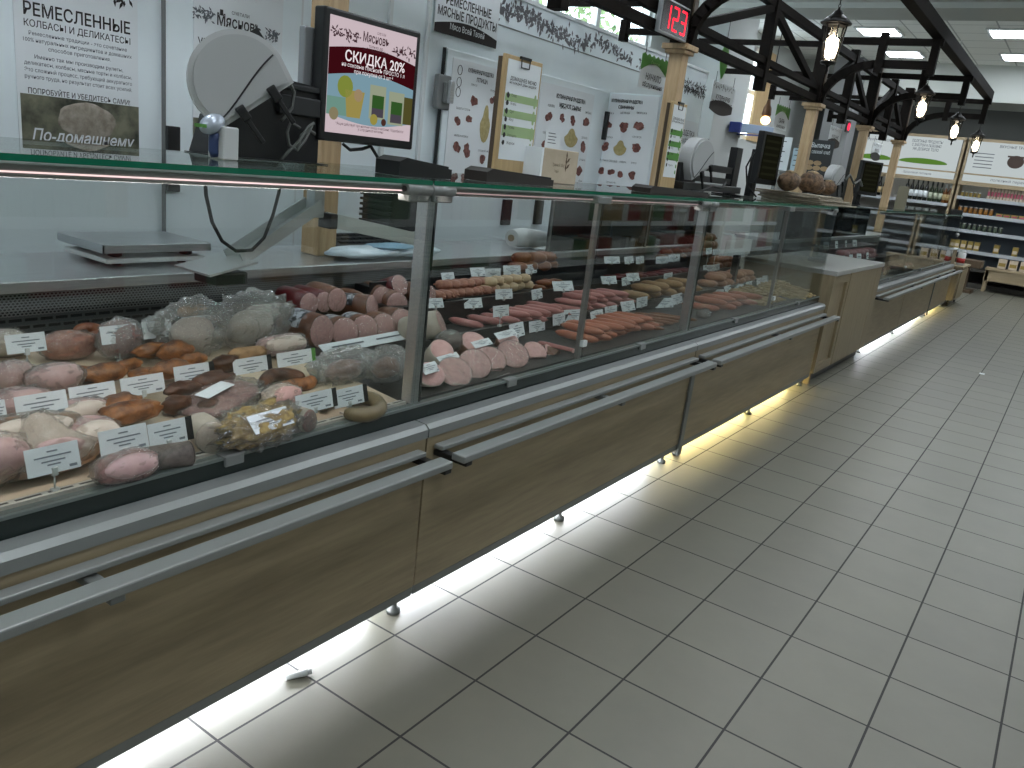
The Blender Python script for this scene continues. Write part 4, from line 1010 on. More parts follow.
def worktop_items():
    # platform scale
    z = .901; A = Vector((-1.585, -.46, z)); x0, x1, y0, y1 = -1.66, -1.40, -.53, -.18
    t = thing('platform_scale', 'flat steel platform scale on the steel worktop', 'scale', (-1.53, -.35, z))
    MB().box(x0, x1, y0, y1, z + .012, z + .028, .005).build('base', WHITE, t)
    f = MB()
    for x in (x0 + .04, x1 - .04):
        for y in (y0 + .05, y1 - .05): MB().lathe([(.012, 0), (.022, .004), (.022, .012), (.012, .016)], (x, y, z + .028), 10).build('platter_foot', DARK, t)
    for x in (x0 + .05, x1 - .05):
        for y in (y0 + .06, y1 - .06): MB().cyl((x, y, z + .0005), (x, y, z + .012), .015, n=10).build('foot', DARK, t)
    mb = MB().box(x0 - .005, x1 + .01, y0 - .015, y1 + .015, z + .068, z + .073, .002)
    mb.box(x0 - .005, x1 + .01, y0 - .015, y0 - .01, z + .047, z + .07).box(x0 - .005, x1 + .01, y1 + .01, y1 + .015, z + .047, z + .07).box(x1 + .006, x1 + .01, y0 - .015, y1 + .015, z + .047, z + .07)
    mb.build('platter', STEEL, t)
    MB().box(x0 + .1, x1 - .1, y0 + .15, y1 - .15, z + .028, z + .068).build('load_cell', GREY, t)
    # hinged bracket under the glass
    X = -.9
    P = lambda u, v, dx=0: at(u, v, X=X + dx)
    t = thing('glass_bracket', 'aluminium hinged support bracket hanging under the glass near the wooden post', 'bracket', (X, P(315, 180).y, 1.0))
    a = P(316, 190); MB().box(X - .02, X + .02, a.y - .02, a.y + .02, P(317, 217).z, 1.279, .003).build('upright', STEEL, t)
    A, B = P(316, 208), P(236, 262)
    BRK = mat('bright_aluminium', '#c3c6c7', .28, .6)
    d = (B - A).normalized(); up = Vector((0, -d.z, d.y)); up = up if up.z > 0 else -up
    MB().bar(A, B, .075, .006, up).bar(A + Vector((.036, 0, 0)) + up * .015, B + Vector((.036, 0, 0)) + up * .015, .005, .035, up).bar(A - Vector((.036, 0, 0)) + up * .015, B - Vector((.036, 0, 0)) + up * .015, .005, .035, up).build('channel', BRK, t)
    C_, D_ = P(240, 258), P(192, 271)
    MB().bar(C_, D_, .16, .006).build('plate', BRK, t)
    MB().box(X - .06, X + .05, P(222, 280).y - .05, P(222, 280).y + .05, P(222, 283).z, P(222, 270).z, .005).build('clamp', DARK, t)
    E_, F_ = P(326, 219), P(424, 241)
    MB().bar(E_, F_, .012, .045).build('side_bar', WHITE, t)
    MB().box(X - .03, X + .03, P(328, 221).y - .015, P(328, 221).y + .015, P(328, 221).z - .022, P(328, 221).z + .025, .004).build('joint', DARK, t)
    # hanging cable
    tag(MB().tube([at(u, v, X=-.86) for u, v in ((205, 178), (206, 195), (212, 222), (222, 241), (236, 251), (252, 250), (264, 238), (273, 215), (279, 192), (281, 178))], .005, 8).build('hanging_cable', RUBBER), 'thin dark cable hanging in a loop below the counter glass', 'cable')
    # pack of plastic bags
    P = at(378, 250, Z=.93)
    t = thing('bag_pack', 'crumpled pack of white and blue plastic bags on the worktop', 'plastic bags', (P.x, P.y, .901))
    wb = mat('white_bags', '#c9d3d8', .35, col2='#b8c6ce', scale=12, bump=.5)
    MB().blob((-1.365, at(367, 248, X=-1.37).y, .928), (.08, .22, .025), amp=.25, freq=3, seed=2).blob((-1.365, at(407, 245, X=-1.37).y, .926), (.08, .20, .022), amp=.3, freq=3, seed=5).build('bags', wb, t)
    MB().blob((-1.36, at(390, 243, X=-1.36).y, .948), (.07, .14, .012), amp=.2, seed=6).build('blue_print', mat('blue_bag_print', '#7ba3b8', .4), t)
    # black crate and keyboard
    X = -1.7; a, b = at(392, 200, X=X).y, at(425, 205, X=X).y
    t = thing('black_crate', 'black ribbed plastic crate behind the steel glass post', 'crate', (X, (a + b) / 2, .95))
    z0, z1 = at(400, 232, X=X).z, at(400, 184, X=X).z
    MB().box(X - .2, X, a, b, z0, z1, .01).build('body', DARK, t)
    mb = MB()
    for k in range(7): mb.box(X - .2, X + .008, a - .015, a, z0 + .03 + (z1 - z0 - .05) * k / 7, z0 + .042 + (z1 - z0 - .05) * k / 7)
    mb.build('ribs', DARK, t)
    MB().box(X - .15, X - .05, a + .05, b - .05, .0, z0).build('stand', GREY, t)
    a, b = at(334, 226, X=-1.5).y, at(398, 240, X=-1.5).y
    t = thing('black_keypad', 'flat black keypad on the worktop behind the bag pack', 'keypad', (-1.5, (a + b) / 2, .901))
    MB().prism([(-1.59, .0), (-1.59, .07), (-1.46, .03), (-1.46, .0)], (0, b, .9015), UX, UZ, b - a).build('casing', DARK, t)
    mb = MB()
    for i in range(9):
        for j in range(3):
            y = a + .05 + i * (b - a - .1) / 8; x = -1.57 + j * .035; zz = .9015 + .07 - (x + 1.59) / .13 * .04
            mb.box(x - .012, x + .012, y - .014, y + .014, zz - .002, zz + .006)
    mb.build('keys', RUBBER, t)
    # folded white trays and film on the second counter worktop
    A, B = at(512, 236, X=-1.45), at(556, 240, X=-1.45)
    t = thing('paper_roll', 'crumpled white wrapping roll on the worktop of the second counter', 'wrapping roll', (-1.45, (A.y + B.y) / 2, .901))
    mb = MB().tube([(-1.45, A.y, .955), (-1.45, A.y + .1, .957), (-1.44, (A.y + B.y) / 2, .95), (-1.43, B.y - .1, .94), (-1.42, B.y, .93)], [.045, .052, .048, .036, .022], 14)
    mb.build('roll', WHITE, t); MB().tube([(-1.45, A.y - .012, .955), (-1.45, A.y + .002, .955)], .018, 10).build('core', mat('card_core', '#8a7a62', .7), t)
    MB().blob((-1.36, (A.y + B.y) / 2 + .1, .907), (.07, .22, .006), amp=.2, seed=3).build('loose_sheet', WHITE, t)
    # blue folder roll by the window and warm lamp
    A, B = at(735, 127, X=-3.3), at(769, 131, X=-3.3)
    t = thing('fluorescent_fixture', 'blue ended insect lamp box on the wall beneath the window', 'fixture', (-3.3, A.y, A.z))
    MB().bar(A, B, .14, .12, bev=.01).build('casing', mat('pale_blue_casing', '#8fa2bb', .4), t)
    MB().bar(A - Vector((0, .02, 0)), A + Vector((0, .05, 0)), .16, .14, bev=.01).bar(A + Vector((.0, .3, -.075)), B + Vector((0, 0, -.075)), .14, .02).build('blue_end', mat('blue_plastic', '#2b3f8f', .4), t)
    MB().bar(A + Vector((-.1, 0, 0)), Vector((-4.2, A.y, A.z)), .04, .04).build('bracket', GREY, t)
    P = at(765, 122, X=-2.6)
    t = thing('wall_lamp', 'glowing warm bulb lamp beside the turned monitor', 'lamp', P)
    MB().lathe([(.02, 0), (.05, .02), (.06, .055), (.045, .085), (.02, .10)], P - Vector((0, 0, .03)), 14).build('bulb', emit('warm_bulb', '#ffc98c', 7.0), t)
    MB().lathe([(.05, 0), (.06, .02), (.05, .1), (.03, .14), (.01, .25)], P + Vector((0, 0, .07)), 14).build('shade', mat('copper_shade', '#6b4a33', .4, .4), t)
    MB().cyl(P + Vector((0, 0, .35)), (P.x, P.y, 3.8), .006, n=6).build('cord', DARK, t)
worktop_items()

# ------------------------------------------------------------------ goods in the counters
PINK = mat('sliced_sausage_face', '#c89996', .35, col2='#d8aca7', scale=60)
PINKH = mat('ham_face', '#ab8887', .3, col2='#c6a8a4', scale=14)
FATM = mat('pork_fat', '#c4b3a6', .35, col2='#d2c5ba', scale=12)
LEAN = mat('lean_meat', '#7d5654', .4, col2='#9a736d', scale=18)
RIND = mat('smoked_rind', '#6b4a33', .4, col2='#8d6848', scale=14)
CASB = mat('brown_casing', '#5c3a2a', .32, col2='#7a5038', scale=10)
CASR = mat('red_casing', '#4e1216', .3, col2='#651b1e', scale=10)
CASD = mat('dark_casing', '#2c221c', .4, col2='#41342b', scale=14)
CASP = mat('pale_casing', '#a89f92', .4, col2='#bab2a5', scale=12)
ROAST = mat('roasted_skin', '#4d2813', .38, col2='#a56a3a', scale=24, lo=.36, hi=.64, bump=.5)
ROASTD = mat('dark_roasted_skin', '#341c11', .4, col2='#5e381f', scale=18, bump=.4)
TANM = mat('tan_crust', '#8e6a45', .5, col2='#b08a60', scale=20, bump=.3)
SALAMI = mat('mouldy_casing', '#4b433e', .6, col2='#6f6660', scale=40)
YEL = mat('golden_snack', '#7d6536', .5, col2='#b39a5c', scale=60, bump=.6)
GREENB = mat('olive_casing', '#5b5138', .4, col2='#736548', scale=12)
LABELP = mat('label_print', '#22262c', .4, col2='#aeb2b8', scale=40, stretch=(1, 1, 1), lo=.45, hi=.55)
WIEN = mat('wiener_skin', '#b2706c', .35, col2='#c48680', scale=8)
FRANK = mat('frankfurter_skin', '#a35a41', .33, col2='#b9745a', scale=8)
KEBAB = mat('raw_mince', '#94604f', .5, col2='#ad7a66', scale=50)
DUMP = mat('pale_dough', '#b59a77', .5, col2='#cbb291', scale=20)
SMOKE = mat('smoked_brown', '#6d3d27', .4, col2='#86522f', scale=14)

def price_tag(label, cx, cy, w, h, X, end=None, lean=.25, yaw=0.0, base=None, group='price tags in the nearest counter', flat=False):
    P = at(cx, cy, X=X); sc = ppm(P)
    a, b = at(cx - w / 2, cy, X=X), at(cx + w / 2, cy, X=X); wd = b.y - a.y; ht = h / sc
    zb = deckz(X) if base is None else base
    t = thing('price_tag', label, 'price tag', (P.x, P.y, min(zb, P.z - ht / 2)), group)
    M = Matrix.Translation(P) @ Matrix.Rotation(yaw, 4, 'Z') @ Matrix.Rotation(-lean, 4, 'Y')
    wc = wd - (.016 if end else 0); o = -(.008 if end else 0)
    MB().box(-.0008, .0008, o - wc / 2, o + wc / 2, -ht / 2, ht / 2, 0, M).build('card', CARD, t)
    if end: MB().box(-.0009, .0009, wd / 2 - .016, wd / 2, -ht / 2, ht / 2, 0, M).build('end_strip', DARK if end == 'd' else GREEN, t)
    mb = MB()
    if end == 'l': pass
    for k, (q, ww) in enumerate(((.30, .2), (.12, .7), (-.05, .45), (-.18, .25))):
        mb.box(.001, .0014, o - wc * ww / 2, o + wc * ww / 2, ht * q - ht * .028, ht * q + ht * .028, 0, M)
    mb.box(.001, .0014, o + wc * .28, o + wc * .43, -ht * .40, -ht * .30, 0, M)
    mb.build('print', mat('faint_tag_ink', '#7d838b', .7), t)
    if not flat:
        q = M @ Vector((-.003, o, -ht / 2 + .004))
        mb = MB().box(q.x - .004, q.x + .006, q.y - .006, q.y + .006, q.z - .010, q.z + .008, .002)
        if q.z - .01 > zb + .012:
            mb.cyl((q.x, q.y, zb + .004), (q.x, q.y, q.z - .008), .0018, n=6); mb.box(q.x - .006, q.x + .006, q.y - .008, q.y + .008, zb + .001, zb + .010, .002)
        mb.build('holder', WHITE, t)
    return t

def bb(x0, y0, x1, y1, lift=0, kz=.46, kx=.46):
    cx, cy = (x0 + x1) / 2, (y0 + y1) / 2; P0 = deck(cx, cy, .03 + lift); sc = ppm(P0)
    hz = kz * (y1 - y0) / sc; P = deck(cx, cy, lift + hz); sc = ppm(P)
    return P, kx * (y1 - y0) / sc, .57 * (x1 - x0) / sc, kz * (y1 - y0) / sc
SEED = [0]
def lump(name, label, cat, box, m, lift=0, amp=.16, freq=1.6, group=None, wrap=None, sq=1.0, rz=0.0, face=None, kz=.46, kx=.5, grow=1.06, sub=3):
    SEED[0] += 1; P, rx, ry, rz_ = bb(*box, lift, kz, kx)
    t = thing(name, label, cat, (P.x, P.y, P.z - rz_), group)
    ks = .72 if grow > 1.15 else 1
    MB().blob(P - Vector((0, 0, rz_ * (1 - ks))), (rx * ks, ry * ks, rz_ * ks), (0, 0, rz), amp, freq, SEED[0], sub, sq).rest().build('flesh' if wrap is None else 'contents', m, t)
    if face:
        MB().blob(P + Vector((rx * .55, 0, rz_ * .25)), (rx * .55, ry * .86, rz_ * .8), (0, -.35, rz), amp * .4, 2, SEED[0] + 9, 3).build('cut_face', face, t)
    if wrap:
        b = MB(); b.blob(P, (rx * grow, ry * grow, rz_ * grow), (0, 0, rz), amp * (1.6 if grow > 1.15 else 1.2), freq * (3.2 if grow > 1.15 else 2.2), SEED[0], 4, sq)
        if grow > 1.15:
            for q in (-1, 1): b.blob(P + Vector((0, q * ry * grow, rz_ * .3)), (rx * .35, ry * .25, rz_ * .35), (0, 0, .4 * q), .5, 4, SEED[0] + 5, 2)
        b.rest().build('plastic_wrap', wrap, t)
    return t

def log(name, label, cat, cx, cy, X, r, L, ax, casing, face=PINK, group=None, tilt=.2, band=False, film=True, rfar=.8):
    """cut sausage: face centre on the pixel, body running along ax from it"""
    P = at(cx, cy, X=X); d = Vector(ax).normalized(); n = 6
    t = thing(name, label, cat, (P.x, P.y, P.z - r), group)
    fn = (-d + Vector((0, 0, tilt))).normalized()
    mb = MB(); u = d.cross(Vector((0, 0, 1)))
    if u.length < .2: u = d.cross(Vector((0, 1, 0)))
    u.normalize(); v = u.cross(d)
    N_ = 24; rings = []
    prof = [(0, 1, True), (.25, 1.02, False), (.6, 1, False), (.85, .93, False), (.95, .78, False), (1, .4, False)]
    for q, rr, cut in prof:
        ring = []
        for k in range(N_):
            a = 2 * PI * k / N_; w = (u * math.cos(a) + v * math.sin(a)) * r * rr * (1 if q < .5 else 1 - (1 - rfar) * (q - .5) * 0)
            p = P + w
            if cut: p = p - d * (w.dot(fn) / d.dot(fn))
            else: p = p + d * (L * q + (0 if q > .3 else r * .3))
            ring.append(mb.bm.verts.new(p))
        rings.append(ring)
    for A, B in zip(rings, rings[1:]):
        for k in range(N_): mb.bm.faces.new((A[k], A[(k + 1) % N_], B[(k + 1) % N_], B[k])).smooth = True
    mb.bm.faces.new(rings[-1]); mb.bm.faces.new(rings[0][::-1])
    mb.rest().build('casing', casing, t)
    mb = MB(); c = []
    for q, lift in ((.97, .0015), (.9, .004), (.5, .006)):
        c.append([mb.bm.verts.new(P + (w2 - d * (w2.dot(fn) / d.dot(fn))) + fn * lift) for w2 in [(u * math.cos(2 * PI * k / N_) + v * math.sin(2 * PI * k / N_)) * r * q for k in range(N_)]])
    for A, B in zip(c, c[1:]):
        for k in range(N_): mb.bm.faces.new((A[k], A[(k + 1) % N_], B[(k + 1) % N_], B[k])).smooth = True
    mb.bm.faces.new(c[-1]); mb.build('cut_face', face, t)
    if band:
        mb = MB(); rr = []
        for q in (.30, .72):
            rr.append([mb.bm.verts.new(P + d * L * q + (u * math.cos(a) + v * math.sin(a)) * r * 1.03) for a in [PI * (.05 + .9 * k / 14) for k in range(15)]])
        for k in range(14): mb.bm.faces.new((rr[0][k], rr[0][k + 1], rr[1][k + 1], rr[1][k])).smooth = True
        mb.build('printed_band', LABELP, t)
    if film:
        mb = MB(); mb.blob(P + fn * .002, (r * 1.03, r * 1.03, .010), (0, 0, 0), .05, 6, int(cx), 3)
        q = Vector((0, 0, 1)).rotation_difference(fn).to_matrix().to_4x4()
        bmesh.ops.transform(mb.bm, matrix=Matrix.Translation(P) @ q @ Matrix.Translation(-P), verts=list(mb.bm.verts))
        mb.build('film', FILM, t)
    return t

def nearest_counter():
    G = 'roasted pieces in the nearest counter'
    for box, l, m, lf in (
        ((70, 365, 101, 383), 'roasted brown piece next to the pink cut ham, leftmost of the back pair', ROAST, 0),
        ((86, 362, 125, 384), 'large roasted golden brown piece right of the pink cut ham', ROAST, .01),
        ((134, 342, 167, 358), 'roasted piece under the second tag of the back row', ROAST, .02),
        ((160, 340, 192, 362), 'ridged roasted piece at the right end of the back roast pile', ROAST, .02),
        ((152, 358, 193, 380), 'broad roasted piece above the tag in the middle of the roasts', ROAST, .01),
        ((117, 358, 141, 370), 'small roasted piece behind the large golden one', ROAST, 0),
        ((100, 392, 140, 420), 'roasted piece half hidden beneath the wide middle tag', ROAST, 0),
        ((104, 399, 161, 424), 'longest roasted piece at the front of the roast pile', ROAST, .015),
        ((162, 394, 191, 415), 'dark roasted ring piece right of the longest roast', ROASTD, 0),
        ((130, 366, 158, 385), 'roasted piece behind the middle price tag', ROAST, 0),
        ((166, 380, 200, 398), 'dark roasted piece below the slanted price tag', ROASTD, .01),
        ((193, 370, 234, 392), 'dark brown roasted knuckle behind the vacuum pack', ROASTD, 0),
        ((212, 353, 238, 374), 'blackened roasted piece beneath the crumpled bag', ROASTD, 0),
        ((228, 346, 268, 361), 'flat tan cutlet below the crumpled bag', TANM, .015),
        ((136, 372, 152, 381), 'small roasted wing end left of the middle tag', ROAST, .03),
        ((198, 398, 222, 416), 'small blackened roasted piece at the front of the roasts', ROASTD, 0),
        ((180, 352, 206, 366), 'folded roasted wing behind the slanted tag', ROAST, .02),
        ((236, 356, 263, 368), 'lower tan cutlet touching the tag with dark end', TANM, 0)):
        t = lump('roast_meat', l, 'roast meat', box, m, lf, .3, 1.7, G)
    # hams
    for box, l, m, f, w, lf, nm in (
        ((-6, 360, 31, 390), 'pale pink ham piece cut off by the left photo edge, back one', PINKH, None, FILM, .01, 'ham'),
        ((32, 362, 78, 394), 'glossy round pink cut ham left of the roasts', PINKH, PINKH, FILM, .01, 'ham'),
        ((-8, 386, 48, 422), 'glossy pink ham under the wide price tag at left', PINKH, PINKH, FILM, 0, 'ham'),
        ((54, 398, 106, 426), 'pale ham lump beneath the wide middle tag', PINKH, FATM, FILM, 0, 'ham'),
        ((66, 416, 116, 457), 'pink ham block behind the green edged tag', PINKH, FATM, FILM, 0, 'ham'),
        ((-28, 414, 70, 452), 'big rinded ham with a pale cut side, at the left', RIND, FATM, FILM, .03, 'ham'),
        ((-52, 432, 22, 488), 'large pale grey pink ham block at the front left corner', FATM, PINKH, FILM, 0, 'ham'),
        ((98, 450, 156, 483), 'small dark pink cut of meat at the front edge below the green edged tag', LEAN, PINKH, FILM, 0, 'ham'),
        ((-14, 328, 24, 358), 'pale wrapped block behind the leftmost back tag', CASP, None, FILM, 0, 'wrapped meat'),
        ((44, 330, 92, 360), 'shrink wrapped pinkish meat between the two left back tags', KEBAB, None, FILM, 0, 'wrapped meat'),
        ((256, 333, 308, 356), 'pale wrapped ham roll behind the green ended tag', PINKH, FATM, FILM, .01, 'ham'),
        ((264, 383, 300, 412), 'round wrapped pale disc behind the yellow snack bag', FATM, PINK, FILM, .0, 'wrapped meat')):
        lump(nm.replace(' ', '_'), l, nm, box, m, lf, .14, 1.5, 'hams and wrapped meats in the nearest counter', w, .85, 0, f)
    # slab of fat: wedge with a rind
    A = deck(62, 476, 0); sc = ppm(A)
    t = thing('fat_slab', 'white wedge of pork fat with brown rind at the counter front', 'pork fat', A, None)
    sl = [(-.085, .0), (-.06, -.012 + .012), (.0, .0), (.055, .01), (.088, .04), (.03, .072), (-.01, .125), (-.035, .12), (-.07, .06)]
    M = Matrix.Translation(A + Vector((-.02, 0, .004))) @ Matrix.Rotation(-.45, 4, 'Y')
    mb = MB().prism([(y, z) for y, z in sl], (0, 0, 0), UY, UZ, .03); bmesh.ops.bevel(mb.bm, geom=list(mb.bm.edges), offset=.006, segments=2, affect='EDGES')
    bmesh.ops.transform(mb.bm, matrix=M, verts=list(mb.bm.verts)); mb.build('fat', FATM, t, smooth=True)
    mb = MB().prism([(y, z) for y, z in [(-.088, .0), (0, -.006), (.06, .004), (.092, .038), (.085, .046), (.05, .016), (0, .008), (-.08, .014)]], (-.012, 0, 0), UY, UZ, .05); bmesh.ops.transform(mb.bm, matrix=M, verts=list(mb.bm.verts)); mb.build('rind', RIND, t)
    mb = MB().blob(M @ Vector((.032, 0, .04)), (.006, .05, .025), amp=.3, seed=4); mb.build('meat_streak', PINKH, t)
    mb = MB().prism([(y * 1.05, z * 1.05 - .002) for y, z in sl], (-.004, 0, 0), UY, UZ, .042); bmesh.ops.transform(mb.bm, matrix=M, verts=list(mb.bm.verts)); mb.build('plastic_wrap', FILM, t)
    # salami ends and rolls near the front
    log('dry_sausage', 'dark mouldy dry sausage lying under the dark ended front tag', 'sausage', 190, 453, deck(190, 453, .03).x, .027, .13, (-.25, -1, 0), SALAMI, SALAMI, 'rolls at the front of the nearest counter', .05, film=False)
    log('meat_roll', 'whitish meat roll end right of the dark dry sausage', 'sausage', 212, 437, deck(212, 440, .035).x, .037, .09, (-1, .25, 0), CASP, FATM, 'rolls at the front of the nearest counter', .1)
    log('meat_roll', 'grey brown roll end standing right of the yellow snack bag', 'sausage', 309, 421, deck(309, 421, .03).x, .03, .07, (-.9, -.2, 0), CASP, LEAN, 'rolls at the front of the nearest counter', .1)
    log('meat_roll', 'white wrapped roll at the rear, beside the red sausages', 'sausage', 290, 313, -1.17, .036, .16, (-.2, -1, 0), CASP, FATM, 'rolls at the front of the nearest counter', .05)
    # wrapped bags at the back
    for box, l, m, lf, gr in (((102, 318, 140, 361), 'clear bag of grey meat under the second back tag', LEAN, 0, 1.1), ((140, 316, 174, 352), 'clear bag of grey meat under the third back tag', SALAMI, 0, 1.1), ((164, 300, 220, 357), 'translucent bag holding a tan loaf of meat behind the pale tag', FATM, 0, 1.16), ((216, 294, 284, 347), 'big crumpled plastic bag at the back beside the white roll', CASP, 0, 1.2)):
        t = lump('plastic_bag', l, 'bagged meat', box, m, lf, .2, 1.8, 'plastic bags of meat at the rear', FILMD, 1, 0, None, .46, .34, gr)
        if 'tan loaf' in l:
            P = at(194, 311, X=-1.12); MB().blob(P, (.03, .055, .022), amp=.1, seed=3).build('loaf', TANM, t)
    # brown coils
    def coil(label, pts, lift, r, m, group='coiled sausages in the nearest counter'):
        P = [deck(u, v, lift + r) for u, v in pts]; c = sum(P, Vector()) / len(P)
        sm = []
        for i in range(len(P) - 1):
            for k in range(4):
                a, b, cc, d = P[max(i - 1, 0)], P[i], P[i + 1], P[min(i + 2, len(P) - 1)]; s = k / 4
                sm.append(.5 * ((2 * b) + (cc - a) * s + (2 * a - 5 * b + 4 * cc - d) * s * s + (3 * b - a - 3 * cc + d) * s ** 3))
        sm.append(P[-1]); rs = [r * (.45 if i in (0, len(sm) - 1) else .85 if i in (1, len(sm) - 2) else 1) for i in range(len(sm))]
        t = thing('coiled_sausage', label, 'sausage', c - Vector((0, 0, r)), group)
        MB().tube(sm, rs, 10).rest().build('casing', m, t)
        for e, g in ((sm[0], sm[0] - sm[1]), (sm[-1], sm[-1] - sm[-2])): MB().cyl(e, e + g.normalized() * .012, .003, n=6).build('tied_end', FATM, t)
    coil('dark brown horseshoe sausage behind the green ended tag', [(262, 387), (270, 376), (288, 374), (304, 379)], .01, .019, ROASTD)
    coil('brown curved sausage ending right of the dark horseshoe sausage', [(276, 392), (292, 386), (306, 384), (313, 380)], .0, .020, ROAST)
    coil('olive brown sausage ring beneath the two right front tags', [(322, 407), (326, 400), (350, 397), (372, 399), (380, 408), (366, 415), (344, 413)], .0, .021, GREENB)
    coil('small brown sausage coil behind the shrink wrapped meat', [(76, 333), (84, 328), (96, 329), (100, 335), (88, 337)], .02, .016, SMOKE)
    # flat vacuum pack, golden snack bag and clear bags
    P = deck(218, 398, .02); t = thing('vacuum_pack', 'flat silvery vacuum pack with white label among the roasts', 'packed meat', P, None)
    MB().blob(P, (.075, .115, .016), (.12, 0, .25), .12, 3, 5, 3, .8).build('contents', LEAN, t); MB().blob(P, (.09, .135, .018), (.12, 0, .25), .2, 5, 6, 4, .7).build('plastic_wrap', FILM, t)
    M = Matrix.Translation(P + Vector((.0, -.01, .024))) @ Matrix.Rotation(.25, 4, 'Z') @ Matrix.Rotation(.15, 4, 'X'); MB().box(-.022, .022, -.05, .05, 0, .001, 0, M).build('paper_label', CARD, t)
    lump('snack_bag', 'clear bag of golden crumpled snacks with a white label on it', 'snack bag', (215, 399, 303, 450), YEL, 0, .35, 3.2, None, FILM, 1, .15, None, .36, .5, 1.1, 4)
    P = deck(271, 420, .075); price_tag('white tag lying on the bag of golden snacks', 271, 420, 42, 20, P.x, None, .75, .1, flat=True)
    lump('plastic_bag', 'shiny clear bag with dark meat below the row of sliced sausages', 'bagged meat', (316, 348, 373, 384), CASB, 0, .2, 2, 'clear bags under the sliced sausages', FILMD, 1, 0, None, .42, .4, 1.22)
    lump('plastic_bag', 'second shiny clear bag, right beside the steel glass post', 'bagged meat', (366, 346, 407, 382), CASB, 0, .2, 2, 'clear bags under the sliced sausages', FILMD, 1, 0, None, .42, .4, 1.22)
    # cut sausages
    G = 'cut boiled sausages beside the steel post'
    B3 = (-1, -.15, -.05)
    for u, v, X, r, L, ax, m, l, bd in (
        (309, 304, -1.13, .040, .17, (-1, .05, .02), CASR, 'red cased cut sausage, leftmost of the rear trio', False),
        (324, 302, -1.13, .038, .17, (-1, .05, .02), CASR, 'red cased cut sausage in the middle of the rear trio', False),
        (337, 300, -1.12, .044, .17, (-1, .1, .02), CASB, 'orange brown cut sausage right of the two red ones', False),
        (382, 297, -1.16, .043, .15, (-.9, .3, .02), CASB, 'cut sausage with greyish face behind the banded one', False),
        (397, 304, -1.10, .047, .17, (-.9, .3, 0), CASB, 'cut sausage with round face near the post, second row', False),
        (400, 285, -1.15, .043, .16, (-.9, .1, -.35), CASR, 'dark red sausage with pale tilted face on top by the post', False),
        (372, 307, -1.08, .046, .20, (-1, -.3, -.1), CASB, 'banded brown sausage lying across the second row', True),
        (322, 332, -.98, .058, .18, (-1, -.08, .0), CASB, 'banded sausage with big shiny pink face, leftmost front', True),
        (345, 332, -.97, .051, .17, (-.85, .3, -.12), CASB, 'shiny pink sausage face, second from left in front row', True),
        (365, 329, -.97, .051, .17, (-.85, .3, -.12), CASB, 'plain pink sausage face in the middle of the front row', True),
        (384, 327, -.97, .052, .17, (-.85, .3, -.12), CASB, 'round pink sausage face left of the last front one', False),
        (402, 322, -.95, .05, .17, (-.85, .3, -.12), CASB, 'shiny sausage face, last of the front row beside the post', False),
        (430, 296, -1.05, .042, .15, (-1, -.1, .0), CASB, 'cut sausage just right of the steel post in the rear', False)):
        log('cut_sausage', l, 'sausage', u, v, X, r, L, ax, m, PINK, G, .12, bd)
    P = at(350, 300, X=-1.2)
    t = thing('whole_sausage', 'shiny brown whole sausage end behind the banded one', 'sausage', P - Vector((0, 0, .04))); MB().blob(P, (.10, .045, .045), amp=.04, seed=8).build('casing', CASB, t); MB().blob(P + Vector((.1, 0, 0)), (.012, .012, .012), sub=2).build('tied_end', FATM, t)
    tag(MB().box(-1.275, -.85, -.17, .41, .657, .682, .003).build('sausage_riser', BLACKT), 'low dark riser carrying the rows of pink cut sausages', 'riser')
    # long white rail of labels in front of the sausage row
    a, b = at(322, 350, X=-.90), at(408, 334, X=-.90)
    t = thing('label_strip', 'long white label strip lying before the row of pink sausage faces', 'label strip', (a + b) / 2)
    MB().bar(a, b, .003, .045, (-.85, 0, .5)).build('strip', CARD, t); mb = MB()
    for k in range(2): mb.bar(a.lerp(b, .1 + .5 * k) + Vector((.002, 0, .0035)), a.lerp(b, .45 + .5 * k) + Vector((.002, 0, .0035)), .001, .006, (-.85, 0, .5))
    mb.build('print', INKG, t)
    # liner on the deck where nothing lies
    tag(MB().extr([(-.60, deckz(-.60) + .0006), (-.60, deckz(-.60) + .004), (-.95, deckz(-.95) + .004), (-.95, deckz(-.95) + .0006)], -.55, -.2).build('tray_liner', mat('parchment', '#c2b49c', .6)), 'cream parchment liner under the sausage ring and clear bags', 'tray liner')
    # price tags
    for a in (
        ('price tag, leftmost of the rear row', 26, 343, 40, 19, -1.02, None), ('price tag in the rear row left of the two grey meat bags', 119, 334, 36, 18, -1.03, None),
        ('slanted price tag in the rear row over the third bag', 160, 329, 34, 17, -1.03, 'd'), ('pinkish price tag with dark end in front of the tan loaf bag', 202, 323, 38, 15, -1.02, 'd'),
        ('price tag fragment cut by the left photo edge', 0, 410, 12, 20, -.72, None), ('wide price tag before the pink hams at the left', 42, 405, 52, 24, -.70, None),
        ('wide price tag between the hams and roasts', 93, 394, 46, 20, -.74, None), ('price tag in the middle of the roasted pieces', 143, 385, 43, 19, -.76, None),
        ('slanted price tag right of the middle roast tag', 195, 374, 40, 20, -.78, 'd'), ('price tag with dark end behind the vacuum pack', 253, 366, 38, 18, -.82, 'd'),
        ('price tag with green end before the pale ham roll', 297, 359, 38, 17, -.82, 'g'), ('large low price tag leaning on the fat slab', 53, 459, 54, 28, -.455, None),
        ('price tag over the dark pink cut at the front edge', 124, 440, 48, 26, -.46, None), ('price tag with dark end over the dry sausage', 171, 432, 44, 24, -.46, 'd'),
        ('front price tag with dark end left of the sausage ring', 317, 401, 40, 19, -.46, 'd'), ('front price tag with dark end over the sausage ring', 351, 396, 33, 18, -.465, 'd')):
        price_tag(*a)
nearest_counter()

